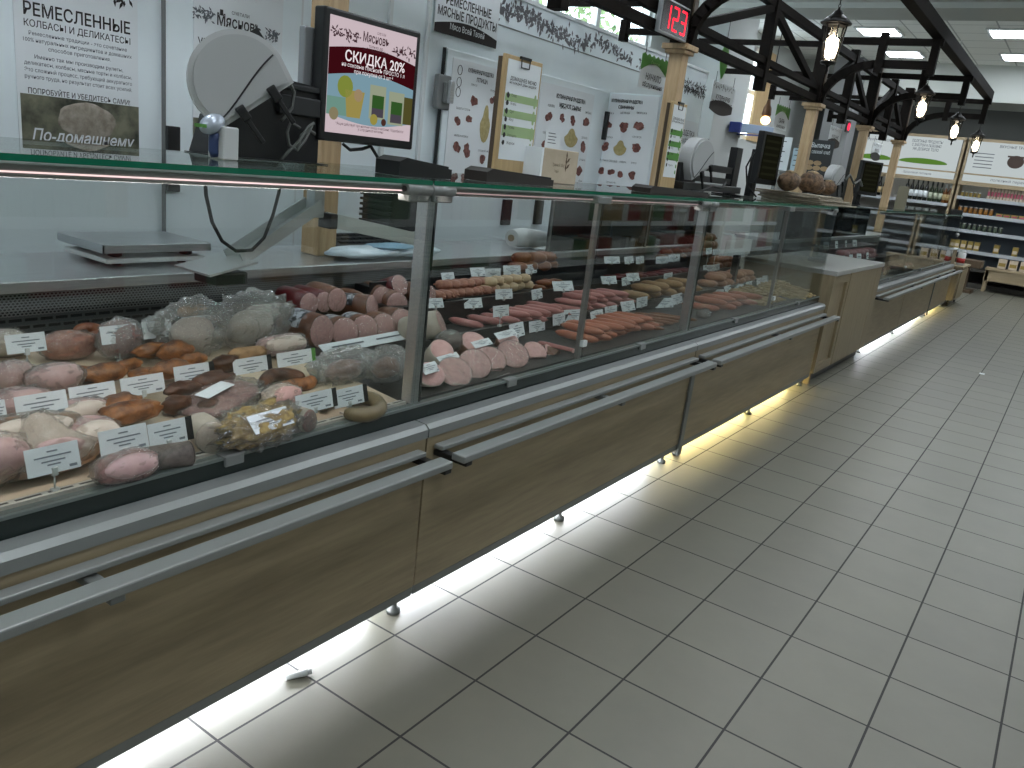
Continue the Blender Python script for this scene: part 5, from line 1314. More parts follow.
# ------------------------------------------------------------------ stepped black trays and their goods
def steps():
    for l, x0, z, yy in (('lowest black display step running through second and third counters', -.80, .69, (.42, 4.15)), ('middle black display step behind the lowest one', -1.0, .76, (.42, 4.15)), ('top black display step against the rear grille', -1.19, .82, (.42, 4.15))):
        xb = {-.80: -.985, -1.0: -1.175, -1.19: -1.28}[x0]
        t = thing('display_step', l, 'display step', ((x0 + xb) / 2, 2.1, .66), 'black steps in the stepped counters')
        MB().box(xb, x0 - .012, yy[0], yy[1], .66, z, .003).build('tray', BLACKT, t)
        MB().box(x0 - .011, x0, yy[0], yy[1], .66, z + .018, .002).build('front_rail', mat('rail_black', '#17191b', .3), t)
steps()
def one(name, label, cat, P, ang, L, r, m, group, bend=.1, tilt=0.0, taper=.5, ends=True):
    t = thing(name, label, cat, (0, 0, 0), group)
    pts = []; n = 9
    for k in range(n):
        s = k / (n - 1) - .5; pts.append((s * L, bend * L * (s * s * 4 - 1) * .5, 0))
    rs = [r * (taper if k in (0, n - 1) else .9 if k in (1, n - 2) else 1) for k in range(n)]
    MB().tube(pts, rs, 8).build('casing', m, t)
    if ends:
        for e in (-1, 1): MB().cyl((e * L / 2, 0, 0), (e * (L / 2 + r * .5), 0, 0), r * .3, r * .15, 6).build('twisted_end', m, t)
    t.location = P; t.rotation_euler = (0, tilt, ang); W[t.name] = Vector(P)
    return t
def pile(name, label, cat, x0, x1, cy, X, z, n, L, r, m, group, ang=0.0, layers=2, jit=.15, bend=.1, taper=.5, cy1=None, xs=None):
    a = at(x0, cy, X=X).y; b = min(at(x1, cy if cy1 is None else cy1, X=X).y, 4.08 if X > -2 and x1 < 830 else 99); P0 = None; a = min(a, b - .25); rr = random.Random(n + int(x0))
    per = max(1, math.ceil(n / layers)); k = 0
    for l in range(layers):
        cnt = min(per - l, n - k) if layers > 1 and l else min(per, n - k)
        for i in range(max(cnt, 0)):
            y = a + (b - a) * (i + .5 + .5 * l) / per; P = (X + rr.uniform(-.02, .02) * (L / .15), y, z + r + l * r * 1.55)
            an = ang + rr.uniform(-jit, jit)
            if P0 is None: P0 = one(name, label, cat, P, an, L, r, m, group, bend, 0, taper)
            else:
                o = dup(P0, P, None); o.rotation_euler = (0, 0, an)
            k += 1
def black_tray(label, x0, x1, cy, X, z, dx):
    a = at(x0, cy, X=X).y; b = at(x1, cy, X=X).y
    t = thing('food_tray', label, 'tray', (X, (a + b) / 2, z), 'black trays on the display steps')
    MB().box(X - dx, X + dx, a, b, z + .0005, z + .004).build('tray_base', BLACKT, t)
    mb = MB(); h = .018
    mb.box(X - dx, X - dx + .004, a, b, z + .004, z + h).box(X + dx - .004, X + dx, a, b, z + .004, z + h).box(X - dx, X + dx, a, a + .004, z + .004, z + h).box(X - dx, X + dx, b - .004, b, z + .004, z + h)
    mb.build('tray_rim', BLACKT, t)
def second_counter():
    G = 'big cut sausages standing at the front of the second counter'
    for u, v, X, r, L, ax, m, l in (
        (431, 374, -.50, .046, .14, (-.6, .35, -.75), CASP, 'big pale cut sausage right behind the steel post, under its tag'),
        (455, 372, -.50, .058, .14, (-.6, .4, -.75), CASP, 'big sausage with pale tilted face right of the post'),
        (475, 364, -.52, .058, .16, (-.65, .45, -.7), CASB, 'big sausage with dark pink shiny face, left of its overlapping neighbour'),
        (491, 360, -.54, .056, .16, (-.6, .45, -.7), CASB, 'dark pink big sausage face overlapped on its left'),
        (513, 354, -.53, .062, .16, (-.6, .4, -.75), CASD, 'biggest round pink sausage face behind the leaning tag'),
        (535, 352, -.55, .050, .14, (-.6, .35, -.75), CASD, 'big sausage face second from the right in front'),
        (552, 355, -.54, .050, .14, (-.75, -.25, -.6), CASB, 'big sausage at the right end, its face turned away'),
        (442, 350, -.62, .043, .12, (-.65, .3, -.7), CASP, 'shiny pink sausage face behind the front pair, beside the post'),
        (474, 342, -.66, .050, .12, (-.55, .3, -.8), CASB, 'orange sided cut sausage with a tag lying across it'),
        (508, 340, -.68, .045, .11, (-.4, .3, -.9), CASB, 'cut sausage with flat face and two tags beside it')):
        log('cut_sausage', l, 'sausage', u, v, X, r, L, ax, m, PINK, G, .08, film=(r > .05))
    lump('wrapped_roll', 'purple grey wrapped roll between the rear sausages and the post', 'packed meat', (436, 330, 462, 352), SALAMI, .02, .15, 2, None, FILM, grow=1.12)
    log('cut_sausage', 'pale pink shiny sausage leaning behind the steel post, upper one', 'sausage', 441, 323, -.8, .05, .16, (-.8, -.5, -.3), CASP, PINK, G, .2)
    black_tray('black tray of reddish minced rolls on the middle step', 432, 497, 296, -1.10, .762, .07)
    pile('minced_roll', 'short reddish minced roll on the rear tray right of the post', 'minced roll', 434, 492, 294, -1.08, .767, 9, .07, .021, KEBAB, 'reddish minced rolls', .4, 1, .5, .05, .7)
    pile('minced_roll', 'short reddish minced roll in the upper layer of the rear tray', 'minced roll', 440, 488, 290, -1.11, .80, 7, .07, .021, KEBAB, 'upper reddish minced rolls', .9, 1, .6, .05, .7)
    pile('pale_roll', 'pale doughy roll in the tray beside the reddish rolls', 'pale roll', 478, 530, 291, -1.09, .767, 12, .06, .022, DUMP, 'pale doughy rolls', .9, 2, .6, .1, .75)
    pile('thick_sausage', 'short thick orange brown sausage heaped on the top step', 'sausage', 508, 552, 280, -1.22, .822, 8, .11, .028, SMOKE, 'thick orange sausages', 1.0, 2, .5, .1, .7)
    pile('wiener', 'long pink wiener in the middle heap of the lowest step', 'wiener', 500, 556, 313, -.88, .692, 12, .17, .0155, WIEN, 'pink wieners, middle heap', .35, 2, .15)
    pile('wiener', 'single pink wiener lying left of the middle wiener heap', 'wiener', 484, 497, 309, -.9, .692, 2, .15, .0155, WIEN, 'pink wieners, left pair', .2, 1, .1)
    pile('small_sausage', 'small brown sausage on the middle step between the tags', 'sausage', 534, 560, 302, -1.06, .762, 7, .07, .014, SMOKE, 'small brown sausages', .4, 2, .4)
    pile('wiener', 'pink wiener in the heap behind the slim glass divider', 'wiener', 560, 622, 302, -.90, .692, 16, .17, .0155, WIEN, 'pink wieners, right heap', .3, 3, .15)
    pile('frankfurter', 'orange frankfurter in the front pile behind the slim divider', 'frankfurter', 570, 640, 333, -.62, .656, 16, .19, .0175, FRANK, 'orange frankfurters', .25, 2, .12)
    pile('thin_stick', 'long thin brown sausage stick right of the frankfurters', 'sausage stick', 622, 672, 324, -.62, .656, 7, .24, .011, SMOKE, 'thin sausage sticks', .5, 1, .15)
    pile('smoked_fillet', 'tan smoked fillet on the lowest step right of the wieners', 'smoked fillet', 628, 690, 296, -.90, .692, 9, .16, .024, TANM, 'tan smoked fillets', .3, 2, .25, .2, .5)
    pile('thin_stick', 'thin dried stick on the middle step behind the smoked fillets', 'sausage stick', 612, 690, 278, -1.08, .762, 9, .14, .013, CASR, 'dried sticks on the middle step', .5, 1, .3)
    pile('dried_meat', 'small dried red meat piece on the rear top step', 'dried meat', 655, 700, 262, -1.22, .822, 9, .08, .02, CASB, 'dried red meat pieces', .6, 2, .5, .1, .7)
    lump('plastic_bag', 'flat clear bag lying at the front of the third counter, left end', 'packed meat', (693, 309, 715, 319), SALAMI, -.01, .2, 2, None, FILM, grow=1.15)
    log('thin_stick', 'long pink stick lying on its own at the front deck', 'sausage', 573, 352, -.5, .014, .16, (-1, -.1, .02), WIEN, PINK, None, 0, film=False)
    # third counter
    pile('frankfurter', 'long orange frankfurter at the front of the third counter', 'frankfurter', 698, 748, 310, -.62, .656, 10, .2, .019, FRANK, 'frankfurters of the third counter', .3, 2, .15)
    pile('smoked_fillet', 'orange pink smoked piece on the lowest step of the third counter', 'smoked fillet', 704, 750, 287, -.90, .692, 14, .13, .025, mat('smoked_pink', '#a2664a', .4, col2='#b98a6c', scale=12), 'smoked pieces of the third counter', .5, 2, .4, .2, .5)
    pile('smoked_fillet', 'red brown smoked piece on the upper step of the third counter', 'smoked fillet', 712, 752, 270, -1.08, .762, 12, .1, .024, SMOKE, 'upper smoked pieces of the third counter', .7, 2, .5, .2, .6)
    pile('thick_sausage', 'brown round sausage piled highest at the rear of the third counter', 'sausage', 712, 735, 252, -1.22, .822, 10, .09, .034, CASB, 'brown round sausages', .7, 3, .5, .1, .7)
    # heaps nobody could count
    def heap(name, label, cat, x0, x1, cy, X, z, m, n, L, r):
        a = at(x0, cy, X=X).y; b = min(at(x1, cy, X=X).y, 4.08); a = min(a, b - .28); mb = MB(); rr = random.Random(n)
        for i in range(n):
            y = rr.uniform(a, b); s = (y - a) / (b - a) - .5; x = X + rr.uniform(-.13, .13); h = max(0, .08 * (1 - 4 * s * s)) * (1 - ((x - X) / .16) ** 2)
            an = rr.uniform(0, 6.28); c = Vector((x, y, z + rr.random() * h + r)); d = Vector((math.cos(an), math.sin(an), 0)) * L / 2; bn = Vector((-d.y, d.x, 0)) * .35
            mb.tube([c - d, c + bn, c + d], r, 5)
        tag(mb.build(name, m), label, cat, None, 'stuff')
    heap('straw_heap', 'heap of pale yellow cheese straws behind the slim divider of the third counter', 'cheese straws', 776, 806, 293, -.60, .656, mat('straw_cheese', '#b39b6c', .45, col2='#cab68c', scale=20), 260, .16, .006)
    heap('noodle_heap', 'heap of pale smoked cheese noodles right of the frankfurters', 'cheese noodles', 738, 762, 302, -.62, .656, mat('noodle_cheese', '#a38a5c', .45, col2='#bda67a', scale=20), 260, .09, .006)
    t = thing('reflection_sheet', 'white sheet imitating a bright reflection in the third counter glass', 'notice', at(735, 262, X=-.85))  # opaque white sheet built in place of a bright reflection in the glass
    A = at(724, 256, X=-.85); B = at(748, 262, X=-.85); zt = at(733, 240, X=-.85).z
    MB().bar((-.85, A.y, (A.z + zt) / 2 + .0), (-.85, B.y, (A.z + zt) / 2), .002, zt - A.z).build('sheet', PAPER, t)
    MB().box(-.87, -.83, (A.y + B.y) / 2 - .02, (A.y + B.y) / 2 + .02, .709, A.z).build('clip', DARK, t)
    # rows of tags on the step rails
    def tagrow(pts, X, base, rowname, w, h, g):
        for i, (u, v) in enumerate(pts):
            price_tag('small white price tag, %s from the left, %s' % (ORD[i], rowname), u, v, w + R.uniform(-1, 1), h, X, None, R.uniform(.1, .5), R.uniform(-.25, .15), base, g)
    G1 = 'small price tags in the stepped counters'
    tagrow([(448, 277), (478, 272), (493, 273), (512, 270), (531, 269)], -1.182, .838, 'on the top rail by the post', 13, 9, G1)
    tagrow([(435, 303), (473, 303), (504, 294), (537, 294), (563, 286)], -.992, .778, 'on the middle rail by the post', 14, 10, G1)
    tagrow([(609, 280), (626, 281), (633, 277), (668, 277)], -.992, .778, 'on the middle rail past the divider', 11, 8, G1)
    tagrow([(501, 311), (537, 326), (559, 319), (574, 315)], -.792, .708, 'on the lowest rail before the divider', 14, 11, G1)
    tagrow([(597, 315), (611, 311), (628, 306), (642, 302), (664, 303), (677, 299)], -.792, .708, 'on the lowest rail past the divider', 12, 10, G1)
    tagrow([(612, 260), (629, 260), (640, 260), (662, 260), (674, 258)], -1.182, .838, 'on the top rail past the divider', 10, 7, G1)
    tagrow([(718, 293), (728, 289), (739, 288), (749, 285), (762, 281), (770, 279)], -.792, .708, 'on the lowest rail of the third counter', 8, 7, G1)
    tagrow([(709, 268), (717, 267), (709, 251), (716, 252)], -1.0, .80, 'amid the rear goods of the third counter', 7, 6, G1)
    for a in (('price tag lying on the pale sausages right of the post', 430, 368, 18, 12, -.5), ('price tag lying on the shiny pink face behind the front pair', 449, 358, 22, 9, -.58), ('price tag lying across the orange sided sausage', 482, 343, 20, 8, -.62), ('price tag lying on the flat faced sausage', 506, 334, 22, 8, -.66), ('folded price tag standing right of the flat faced sausage', 517, 330, 16, 14, -.72), ('price tag leaning low against the front glass', 502, 382, 19, 13, -.44)):
        price_tag(*a, None, .9 if 'lying' in a[0] else .3, .1, .655, 'price tags among the big cut sausages', flat='lying' in a[0])
second_counter()

def fourth_counter():
    for l, x0, x1, z in (('lower black step of the fourth counter', -.80, -1.0, .72), ('upper black step of the fourth counter', -1.0, -1.27, .82)):
        t = thing('display_step', l, 'display step', ((x0 + x1) / 2, 7.7, .63), 'black steps beyond the cabinet')
        MB().box(x1, x0 - .012, 6.0, 9.4, .66, z, .003).build('tray', BLACKT, t); MB().box(x0 - .011, x0, 6.0, 9.4, .66, z + .02, .002).build('front_rail', MATS['rail_black'], t)
    pk = mat('pink_pack', '#a97f76', .3, col2='#c0a096', scale=30)
    proto = None
    for i in range(12):
        y = 6.9 + i * .16; P = (-.62 + .03 * (i % 2), y, .656)
        if proto is None:
            proto = thing('meat_pack', 'flat pack of pale pink meat in the fourth counter front row', 'meat pack', P, 'pale pink meat packs')
            MB().box(P[0] - .09, P[0] + .09, y - .07, y + .07, .657, .68, .005).build('tray', mat('foam_tray', '#b8b3aa', .6), proto); MB().blob((P[0], y, .69), (.08, .06, .03), amp=.2, seed=4).build('meat', pk, proto)
            MB().box(P[0] - .092, P[0] + .092, y - .072, y + .072, .724, .726).build('film', FILM, proto)
        else: dup(proto, P, R.uniform(-.1, .1))
    pr = pile('dark_cut', 'dark pink cut of meat on the steps behind the cabinet top', 'meat', 838, 876, 243, -.9, .722, 12, .13, .034, mat('dark_pink_meat', '#7c4a4c', .4, col2='#a3777a', scale=14), 'dark pink cuts beyond the cabinet', .4, 2, .5, .2, .6)
    pts = [(-.792, .742, y) for y in (6.1, 6.4, 6.75, 7.1, 7.5)] + [(-.992, .842, y) for y in (6.15, 6.5, 6.9, 7.3, 7.7)]
    p0 = None
    for i, (x, z, y) in enumerate(pts):
        l = 'white price tag, %s from the left on the %s step beyond the cabinet' % (ORD[i % 5], 'lower' if i < 5 else 'upper')
        if p0 is None:
            p0 = thing('price_tag', l, 'price tag', (x, y, z), 'price tags beyond the cabinet')
            M = Matrix.Translation((x, y, z + .04)) @ Matrix.Rotation(-.25, 4, 'Y')
            MB().box(-.001, .001, -.05, .05, -.035, .035, 0, M).build('card', CARD, p0); MB().box(.001, .0015, -.035, .035, -.004, .006, 0, M).box(.001, .0015, .01, .04, -.026, -.018, 0, M).build('print', INKG, p0); MB().box(x - .008, x - .002, y - .008, y + .008, z - .002, z + .02).build('holder', WHITE, p0)
        else: dup(p0, (x, y, z), R.uniform(-.3, .2), l)
fourth_counter()

# ------------------------------------------------------------------ far wall shelving
SHB = mat('shelf_back', '#56606a', .6); SHL = mat('shelf_lip', '#a9aeb2', .5); BEIGE = wood('beige_wood', '#8f7f63', '#a59477', 'X')
def far_shelving():
    Y0, Y1 = 15.3, 15.75
    for lab, x0, x1, shelves in (('left far shelving unit holding the wine bottles under white sign boards', -2.95, -1.12, (1.44, 1.14, .84, .54)), ('right far shelving unit with cream packs on its top shelf', -1.08, .75, (1.60, 1.31, 1.02, .66)), ('shelving unit at the right end of the far wall', .79, 2.6, (1.60, 1.31, 1.02, .66))):
        t = thing('wall_shelving', lab, 'shelving', ((x0 + x1) / 2, Y0 + .2, 0), 'shelving along the far wall')
        MB().box(x0, x1, Y1, Y1 + .03, .3, 1.86).build('back_panel', SHB if x0 > -1.5 else mat('pale_back', '#b5b1a8', .6), t)
        MB().box(x0, x1, Y1 - .01, Y1, 1.62, 1.86).build('upper_back', mat('pale_back', '#b5b1a8', .6), t)
        for x in (x0, x1 - .04): MB().box(x, x + .04, Y0 + .02, Y1, .0, 2.6).build('upright', BEIGE, t)
        MB().box(x0, x1, Y0 - .05, Y1, .0, .09).box(x0, x1, Y0 - .08, Y1, .30, .34).build('base', mat('dark_base', '#3d3a34', .6), t)
        for z in shelves:
            MB().box(x0 + .042, x1 - .042, Y0, Y1 - .012, z - .03, z).build('shelf', mat('shelf_grey', '#6f757a', .5), t)
            MB().box(x0 + .042, x1 - .042, Y0 - .015, Y0 - .001, z - .055, z + .003).build('price_rail', SHL, t)
        MB().box(x0, x1, Y0 - .015, Y0 + .02, 1.985, 2.012).build('mid_rail', BEIGE, t)
        MB().box(x0, x1, Y0 - .02, Y0 + .02, 1.80, 1.87).box(x0, x1, Y0 - .02, Y0 + .02, 2.57, 2.62).build('rail', BEIGE, t)
        b = MB().box(x0 + .05, x1 - .05, Y0 - .01, Y0 + .005, 2.01, 2.57).build('sign_board', emit('backlit_board', '#dbe5e6', .58), t)
        MB().box(x0 + .05, x1 - .05, Y0 - .01, Y0 + .005, 1.87, 1.99).build('lower_board', emit('backlit_board', '#dbe5e6', .58), t)
        c = (x0 + x1) / 2; mb = MB(); y = Y0 - .012
        if x0 < -2:
            xs = -1.75
            mb.text('ПОЛЕЗНЫЕ ПРОДУКТЫ', (xs, y, 2.47), UX, UZ, .05, .52, bold=.01); mb.text('С ЗАБОТОЙ И ЛЮБОВЬЮ', (xs, y, 2.40), UX, UZ, .05, .5, bold=.01); mb.text('НА ДОБРОЕ ТЕЛО', (xs, y, 2.33), UX, UZ, .05, .44, bold=.01)
            mb.text('Фрукты и овощи', (-2.6, y, 2.44), UX, UZ, .05, .4); mb.text('Здоровое питание', (-1.8, y, 1.91), UX, UZ, .04, .6)
            mb.build('lettering', INKG, t)
            mb = MB()
            for q, w in ((-1.75, .42), (-2.6, .30)): mb.prism([(w * math.cos(k * PI / 12), .075 * math.sin(k * PI / 12) * (1 if k < 13 else .35)) for k in range(24)], (q, y, 2.12), UX, UZ, -.001)
            mb.build('green_arc', emit('backlit_green', '#7fb54e', .35), t)
        else:
            mb.text('ВКУСНЫЕ ТРАДИЦИИ', (c - .1, y, 2.49), UX, UZ, .045, .6, bold=.01); mb.text('полезный перекус', (c - .1, y, 1.91), UX, UZ, .05, .8)
            for k in range(5):
                mb.box(c - .75, c - .45, y - .001, y, 2.12 + .06 * k, 2.135 + .06 * k); mb.box(c + .25, c + .55, y - .001, y, 2.12 + .06 * k, 2.135 + .06 * k)
            mb.build('lettering', INKG, t)
            mb = MB().prism([(.13 * math.cos(k * PI / 10), .11 * math.sin(k * PI / 10)) for k in range(20)], (c - .1, y, 2.27), UX, UZ, -.001).box(c - .24, c + .04, y - .002, y - .001, 2.34, 2.37)
            mb.build('bowl_picture', mat('bowl_print', '#3b2a20', .6), t)
    # bottles
    def bottle(name, lab, g, x, y, z, h, r, gm, lm, cm):
        t = thing(name, lab, 'bottle', (x, y, z), g)
        MB().lathe([(r * .9, 0), (r, .01), (r, h * .55), (r * .8, h * .64), (r * .36, h * .74), (r * .34, h * .97)], (x, y, z + .001), 12).build('glass_body', gm, t)
        MB().lathe([(r * 1.02, h * .16), (r * 1.02, h * .46)], (x, y, z + .001), 12).build('paper_label', lm, t)
        MB().lathe([(r * .40, h * .80), (r * .40, h), (r * .3, h * 1.002)], (x, y, z + .001), 10).build('cap', cm, t)
        return t
    dg = mat('dark_bottle_glass', '#15160f', .15); ag = mat('amber_bottle_glass', '#6b4320', .2); gg = mat('green_bottle_glass', '#27331f', .15)
    yl = mat('beige_label', '#b59f72', .6)
    for nm, lab, g, xs, gm, lm, cm, h in (('wine_bottle', 'dark bottle with white label in the wine row on the far left shelf', 'dark white label bottles', [-1.93 + .085 * i for i in range(5)], dg, PAPER, DARK, .40), ('wine_bottle', 'dark green bottle with pale label right of the white label bottles', 'dark green bottles', [-1.50 + .08 * i for i in range(3)], gg, mat('pale_label', '#aab09a', .6), DARK, .36), ('juice_bottle', 'amber bottle with beige label at the right end of the bottle row', 'amber bottles', [-1.26, -1.19], ag, yl, PAPER, .34), ('wine_bottle', 'dark bottle left of the cream card on the far left shelf', 'dark bottles left of the cream card', [-2.42, -2.33, -2.24], dg, yl, DARK, .37)):
        p = None
        for x in xs:
            if p is None: p = bottle(nm, lab, g, x, 15.42, 1.44, h, .038, gm, lm, cm)
            else: dup(p, (x, 15.42, 1.44))
    # packs, jars and boxes
    def packrow(nm, lab, cat, g, xs, z, w, h, m, m2, y=15.42, jar=False):
        p = None
        for x in xs:
            if p is None:
                p = thing(nm, lab, cat, (x, y, z), g)
                if jar:
                    MB().lathe([(w * .45, 0), (w * .5, .006), (w * .5, h * .8), (w * .4, h * .88)], (x, y, z + .001), 12).build('jar_body', m, p); MB().lathe([(w * .43, h * .86), (w * .43, h), (w * .2, h * 1.002)], (x, y, z + .001), 12).build('lid', m2, p)
                else:
                    MB().box(x - w / 2, x + w / 2, y - .05, y + .05, z + .001, z + h, .004).build('pack_body', m, p); MB().box(x - w * .4, x + w * .4, y - .0515, y - .0502, z + h * .25, z + h * .6).build('printed_panel', m2, p)
            else: dup(p, (x, y + R.uniform(-.02, .02), z))
    cr = mat('cream_pack', '#b9ab97', .6); pk = mat('pink_print', '#a3425a', .6); orj = mat('orange_jar', '#8a5d24', .3); yb = mat('yellow_box', '#8f7a3c', .5); rd = mat('dark_red_pack', '#5b1d1c', .5); gr = mat('grey_green_jar', '#4f5a49', .4)
    packrow('snack_pack', 'slender cream pack in the long row on the right far top shelf', 'food pack', 'cream packs on the top shelf', [-.55 + .052 * i for i in range(13)], 1.60, .045, .22, cr, pk)
    packrow('snack_pack', 'dark red pack right of the cream pack row', 'food pack', 'dark red packs', [.20 + .07 * i for i in range(4)], 1.60, .06, .15, rd, yb)
    packrow('spice_jar', 'small yellow jar left of the cream pack row', 'jar', 'yellow jars on the top shelf', [-.98 + .07 * i for i in range(5)], 1.60, .055, .09, yb, PAPER, jar=True)
    packrow('preserve_jar', 'orange preserve jar on the second shelf of the right far unit', 'jar', 'orange preserve jars', [-.95 + .085 * i for i in range(7)], 1.31, .07, .12, orj, mat('white_lid', '#b5b5ae', .4), jar=True)
    packrow('sauce_pack', 'low yellow pack on the second shelf right of the orange jars', 'food pack', 'low yellow packs', [-.3 + .12 * i for i in range(7)], 1.31, .10, .06, yb, pk)
    packrow('sauce_jar', 'dark jar with pale lid on the third shelf of the right far unit', 'jar', 'dark sauce jars', [-.9 + .085 * i for i in range(9)], 1.02, .065, .11, gr, mat('white_lid', '#b5b5ae', .4), jar=True)
    packrow('cereal_box', 'yellow brown box on the lowest shelf of the right far unit', 'food box', 'yellow brown boxes', [-.85 + .11 * i for i in range(4)] + [-.2, .1], .66, .09, .16, yb, cr)
    packrow('cream_carton', 'cream carton standing on the low wooden table', 'food carton', 'cream cartons on the low table', [-.02 + .17 * i for i in range(4)], .433, .13, .17, cr, yb, 15.05)
    packrow('flat_pack', 'flat pack with purple print on the second left far shelf', 'food pack', 'purple packs under the bottles', [-1.9 + .13 * i for i in range(5)], 1.14, .11, .17, mat('pale_pack', '#8f9490', .6), mat('purple_print', '#4b3050', .6))
    # low tables and crate
    t = thing('low_table', 'low wooden table with dark gap beneath, before the far shelves', 'table', (.35, 15.0, 0))
    MB().box(-.25, 1.1, 14.85, 15.2, .39, .43, .004).build('tabletop', BEIGE, t)
    MB().box(-.24, 1.09, 14.87, 14.9, .2, .389).build('apron', BEIGE, t)
    for x in (-.23, 1.03):
        for y in (14.87, 15.13): MB().box(x, x + .05, y, y + .05, 0.001, .39).build('leg', BEIGE, t)
    t = thing('wooden_display_stand', 'dark wooden stand with a broad top left of the low table', 'stand', (-.55, 14.2, 0))
    db = wood('dark_brown_wood', '#4a3b2c', '#5d4c39', 'Z')
    MB().box(-.85, -.25, 13.95, 14.4, .44, .56, .006).build('top_box', db, t); MB().box(-.68, -.42, 14.05, 14.3, .05, .439, .004).build('pedestal', db, t); MB().box(-.8, -.3, 13.98, 14.38, .001, .049).build('foot_board', db, t)
far_shelving()

def end_bits():
    t = thing('wooden_riser', 'small wooden riser box on top of the far end unit', 'box', (-.55, 11.6, .591))
    MB().box(-.8, -.42, 11.35, 11.75, .592, .80, .003).build('box_body', OAKZ, t); MB().box(-.82, -.40, 11.33, 11.77, .801, .82, .003).build('lid', WHITE, t)
    t = thing('preserve_jar', 'white jar with a red label beside the wooden riser', 'jar', (-.33, 11.6, .591))
    MB().lathe([(.05, 0), (.055, .01), (.055, .17), (.04, .19)], (-.33, 11.6, .592), 14).build('jar_body', WHITE, t); MB().lathe([(.056, .03), (.056, .10)], (-.33, 11.6, .592), 14).build('red_label', mat('red_label', '#9c2320', .5), t); MB().lathe([(.045, .185), (.045, .21), (.02, .211)], (-.33, 11.6, .592), 14).build('lid', WHITE, t)
    t = thing('card_terminal_post', 'narrow black post with a card terminal at the far counter end', 'terminal', (-.5, 11.26, .0))
    MB().box(-.53, -.47, 11.255, 11.268, .001, 1.05).build('post', DARK, t); MB().box(-.58, -.42, 11.225, 11.2545, 1.0, 1.36, .006).build('panel', DARK, t); MB().cyl((-.44, 11.226, 1.03), (-.40, 11.226, 1.01), .025, n=10).build('knob', STEEL, t)
    P = at(902, 200, X=-.8)
    t = thing('cream_card', 'tall cream card standing on the glass before the bottle row', 'card', (-.8, P.y, 1.294))
    MB().bar((-.85, P.y - .1, 1.294 + .13), (-.73, P.y - .1, 1.294 + .13), .02, .26).build('card', mat('cream_card', '#8c8570', .6), t); MB().box(-.84, -.74, P.y - .085, P.y - .03, 1.294, 1.31).build('foot', mat('cream_card', '#8c8570', .6), t)
    P = at(296, 678, Z=.0)
    t = thing('plastic_tube', 'small white plastic piece lying on the lit floor by the counter', 'litter', P)
    MB().cyl((P.x - .012, P.y - .025, .010), (P.x + .012, P.y + .025, .010), .009, n=12).build('tube', WHITE, t); MB().cyl((P.x + .011, P.y + .023, .010), (P.x + .018, P.y + .037, .010), .007, n=12).build('tip', mat('pale_tip', '#9fa1a0', .5), t)
    for q, l in (((982, 374), 'tiny white paper scrap on the far floor tiles'),):
        P = at(*q, Z=0); tag(MB().box(P.x - .02, P.x + .02, P.y - .03, P.y + .03, .001, .004).build('paper_scrap', PAPER), l, 'litter')
    P = at(852, 127, X=-2.9)
    t = thing('red_wall_sign', 'small glowing red sign on the grey far column', 'sign', P)
    MB().box(-2.99, -2.96, P.y - .12, P.y + .12, P.z - .1, P.z + .1, .004).build('housing', DARK, t); MB().blob((-2.955, P.y, P.z), (.008, .09, .07)).build('red_disc', emit('red_sign', '#ff3350', 1.6), t)
    # sprinkler head below the far ceiling
    P = at(962, 40, Z=3.8); t = thing('sprinkler', 'thin white sprinkler pipe hanging from the far ceiling', 'sprinkler', (P.x, P.y, 3.6))
    MB().cyl((P.x, P.y, 3.55), (P.x, P.y, 3.799), .012, n=8).build('pipe', WHITE, t); MB().lathe([(.015, 0), (.05, .005), (.02, .02), (.012, .05)], (P.x, P.y, 3.5), 12).build('head', WHITE, t)
end_bits()

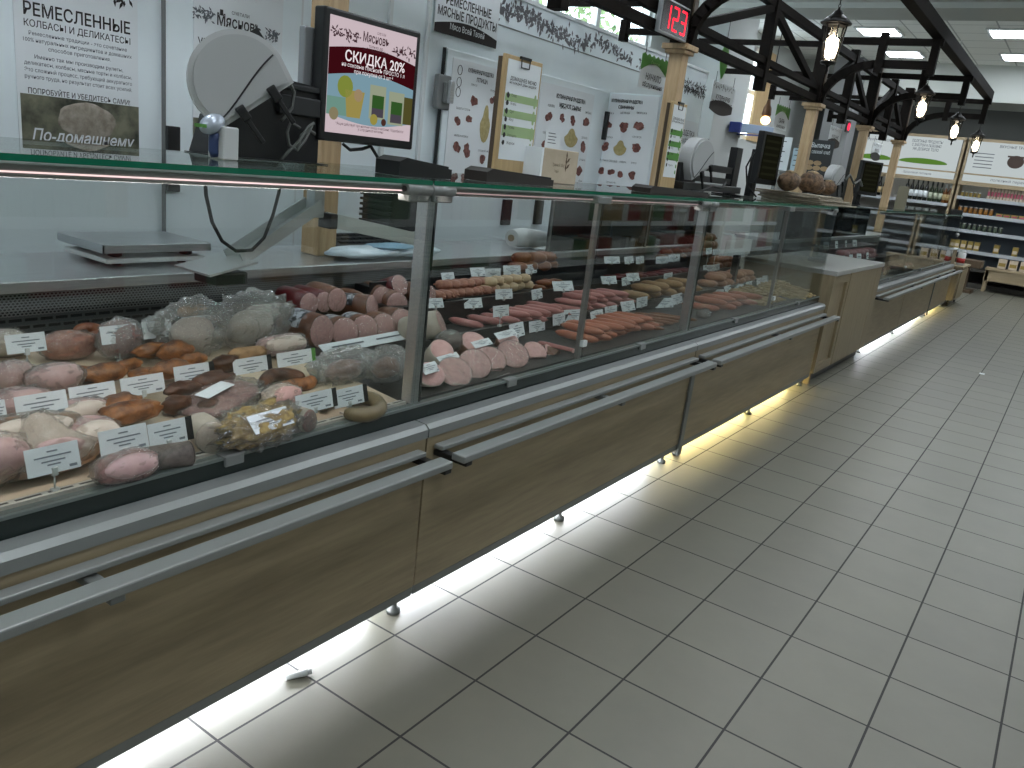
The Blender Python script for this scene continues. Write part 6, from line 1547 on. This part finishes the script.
def opposite_side():
    gm = [mat('goods_white', '#c9cbc8', .5), mat('goods_tan', '#a08258', .5), mat('goods_red', '#7d2f2a', .5), mat('goods_green', '#4d6a44', .5)]
    for i, y in enumerate((-1.5, 1.2, 3.9, 6.6, 9.3, 12.0)):
        t = thing('aisle_shelving', 'tall aisle shelving unit facing the counters, %s from the near wall' % ORD[i], 'shelving', (3.1, y, 0), 'aisle shelving seen only in reflections')
        MB().box(3.25, 3.3, y - 1.3, y + 1.3, .05, 2.1).build('back_panel', SHB, t)
        for z in (.3, .75, 1.15, 1.55, 1.9):
            MB().box(2.8, 3.25, y - 1.3, y + 1.3, z - .03, z).build('shelf', mat('shelf_grey', '#6f757a', .5), t); MB().box(2.78, 2.799, y - 1.3, y + 1.3, z - .05, z + .01).build('price_rail', WHITE, t)
        for q in (-1.3, 1.26): MB().box(2.8, 3.25, y + q, y + q + .04, 0, 2.1).build('upright', BEIGE, t)
        r = random.Random(i + 40); mbs = [MB() for _ in gm]
        for z in (.3, .75, 1.15, 1.55):
            q = y - 1.22
            while q < y + 1.2:
                k = r.randrange(4); w = r.choice((.07, .1, .14)); n = r.randint(2, 5)
                for _ in range(n):
                    if q + w > y + 1.22: q += w; break
                    mbs[k].box(2.84, 3.1, q, q + w * .92, z + .001, z + r.uniform(.16, .19) + w * .6); q += w
        for k, mb in enumerate(mbs): mb.build('goods', gm[k], t)['kind'] = 'stuff'
        MB().box(2.76, 2.8, y - 1.25, y + 1.25, 2.1, 2.5).build('sign_board', mat('sign_green_white', '#a9b79c', .6), t)
opposite_side()

# foliage beyond the windows
def trees():
    lm = mat('leaf_green', '#5f7a4a', .6, col2='#93a878', scale=3)
    for i, (x, y, z, s) in enumerate(((-9, 5.5, 3.6, 1.9), (-9.5, 9.5, 3.4, 1.6), (-8.5, 17.5, 3.2, 1.9), (-9.5, 14, 3.4, 1.7))):
        t = thing('street_tree', 'leafy green tree outside the shop windows, %s from the left' % ORD[(0, 1, 3, 2)[i]], 'tree', (x, y, 0), 'trees outside the windows')
        MB().tube([(x, y, -.5), (x, y, 2), (x + .1, y, 3.4)], [.16, .13, .06], 8).build('trunk', CASD, t)
        r = random.Random(i); mb = MB()
        for k in range(1500):
            v = Vector((r.gauss(0, 1), r.gauss(0, 1), r.gauss(0, .8))); v = v.normalized() * s * r.random() ** .4
            mb.leaf(Vector((x, y, z)) + v, Vector((r.gauss(0, 1), r.gauss(0, 1), r.gauss(0, 1))).normalized(), Vector((r.gauss(0, 1), r.gauss(0, 1), r.gauss(0, 1))).normalized(), r.random() * 6, .22, .06)
        mb.build('foliage', lm, t)
trees()

# ------------------------------------------------------------------ light and output
wld = bpy.data.worlds.new('sky'); scn.world = wld; wld.use_nodes = True
bg = wld.node_tree.nodes['Background']; bg.inputs[0].default_value = lin('#dfeaf6'); bg.inputs[1].default_value = 6.0
scn.view_settings.view_transform = 'Standard'; scn.view_settings.look = 'None'
scn.view_settings.exposure = 0.24; scn.view_settings.gamma = 1.0; scn.view_settings.use_curve_mapping = False
scn.cycles.transparent_max_bounces = 24
scn.cycles.max_bounces = 8
scn.cycles.sample_clamp_indirect = 4.0
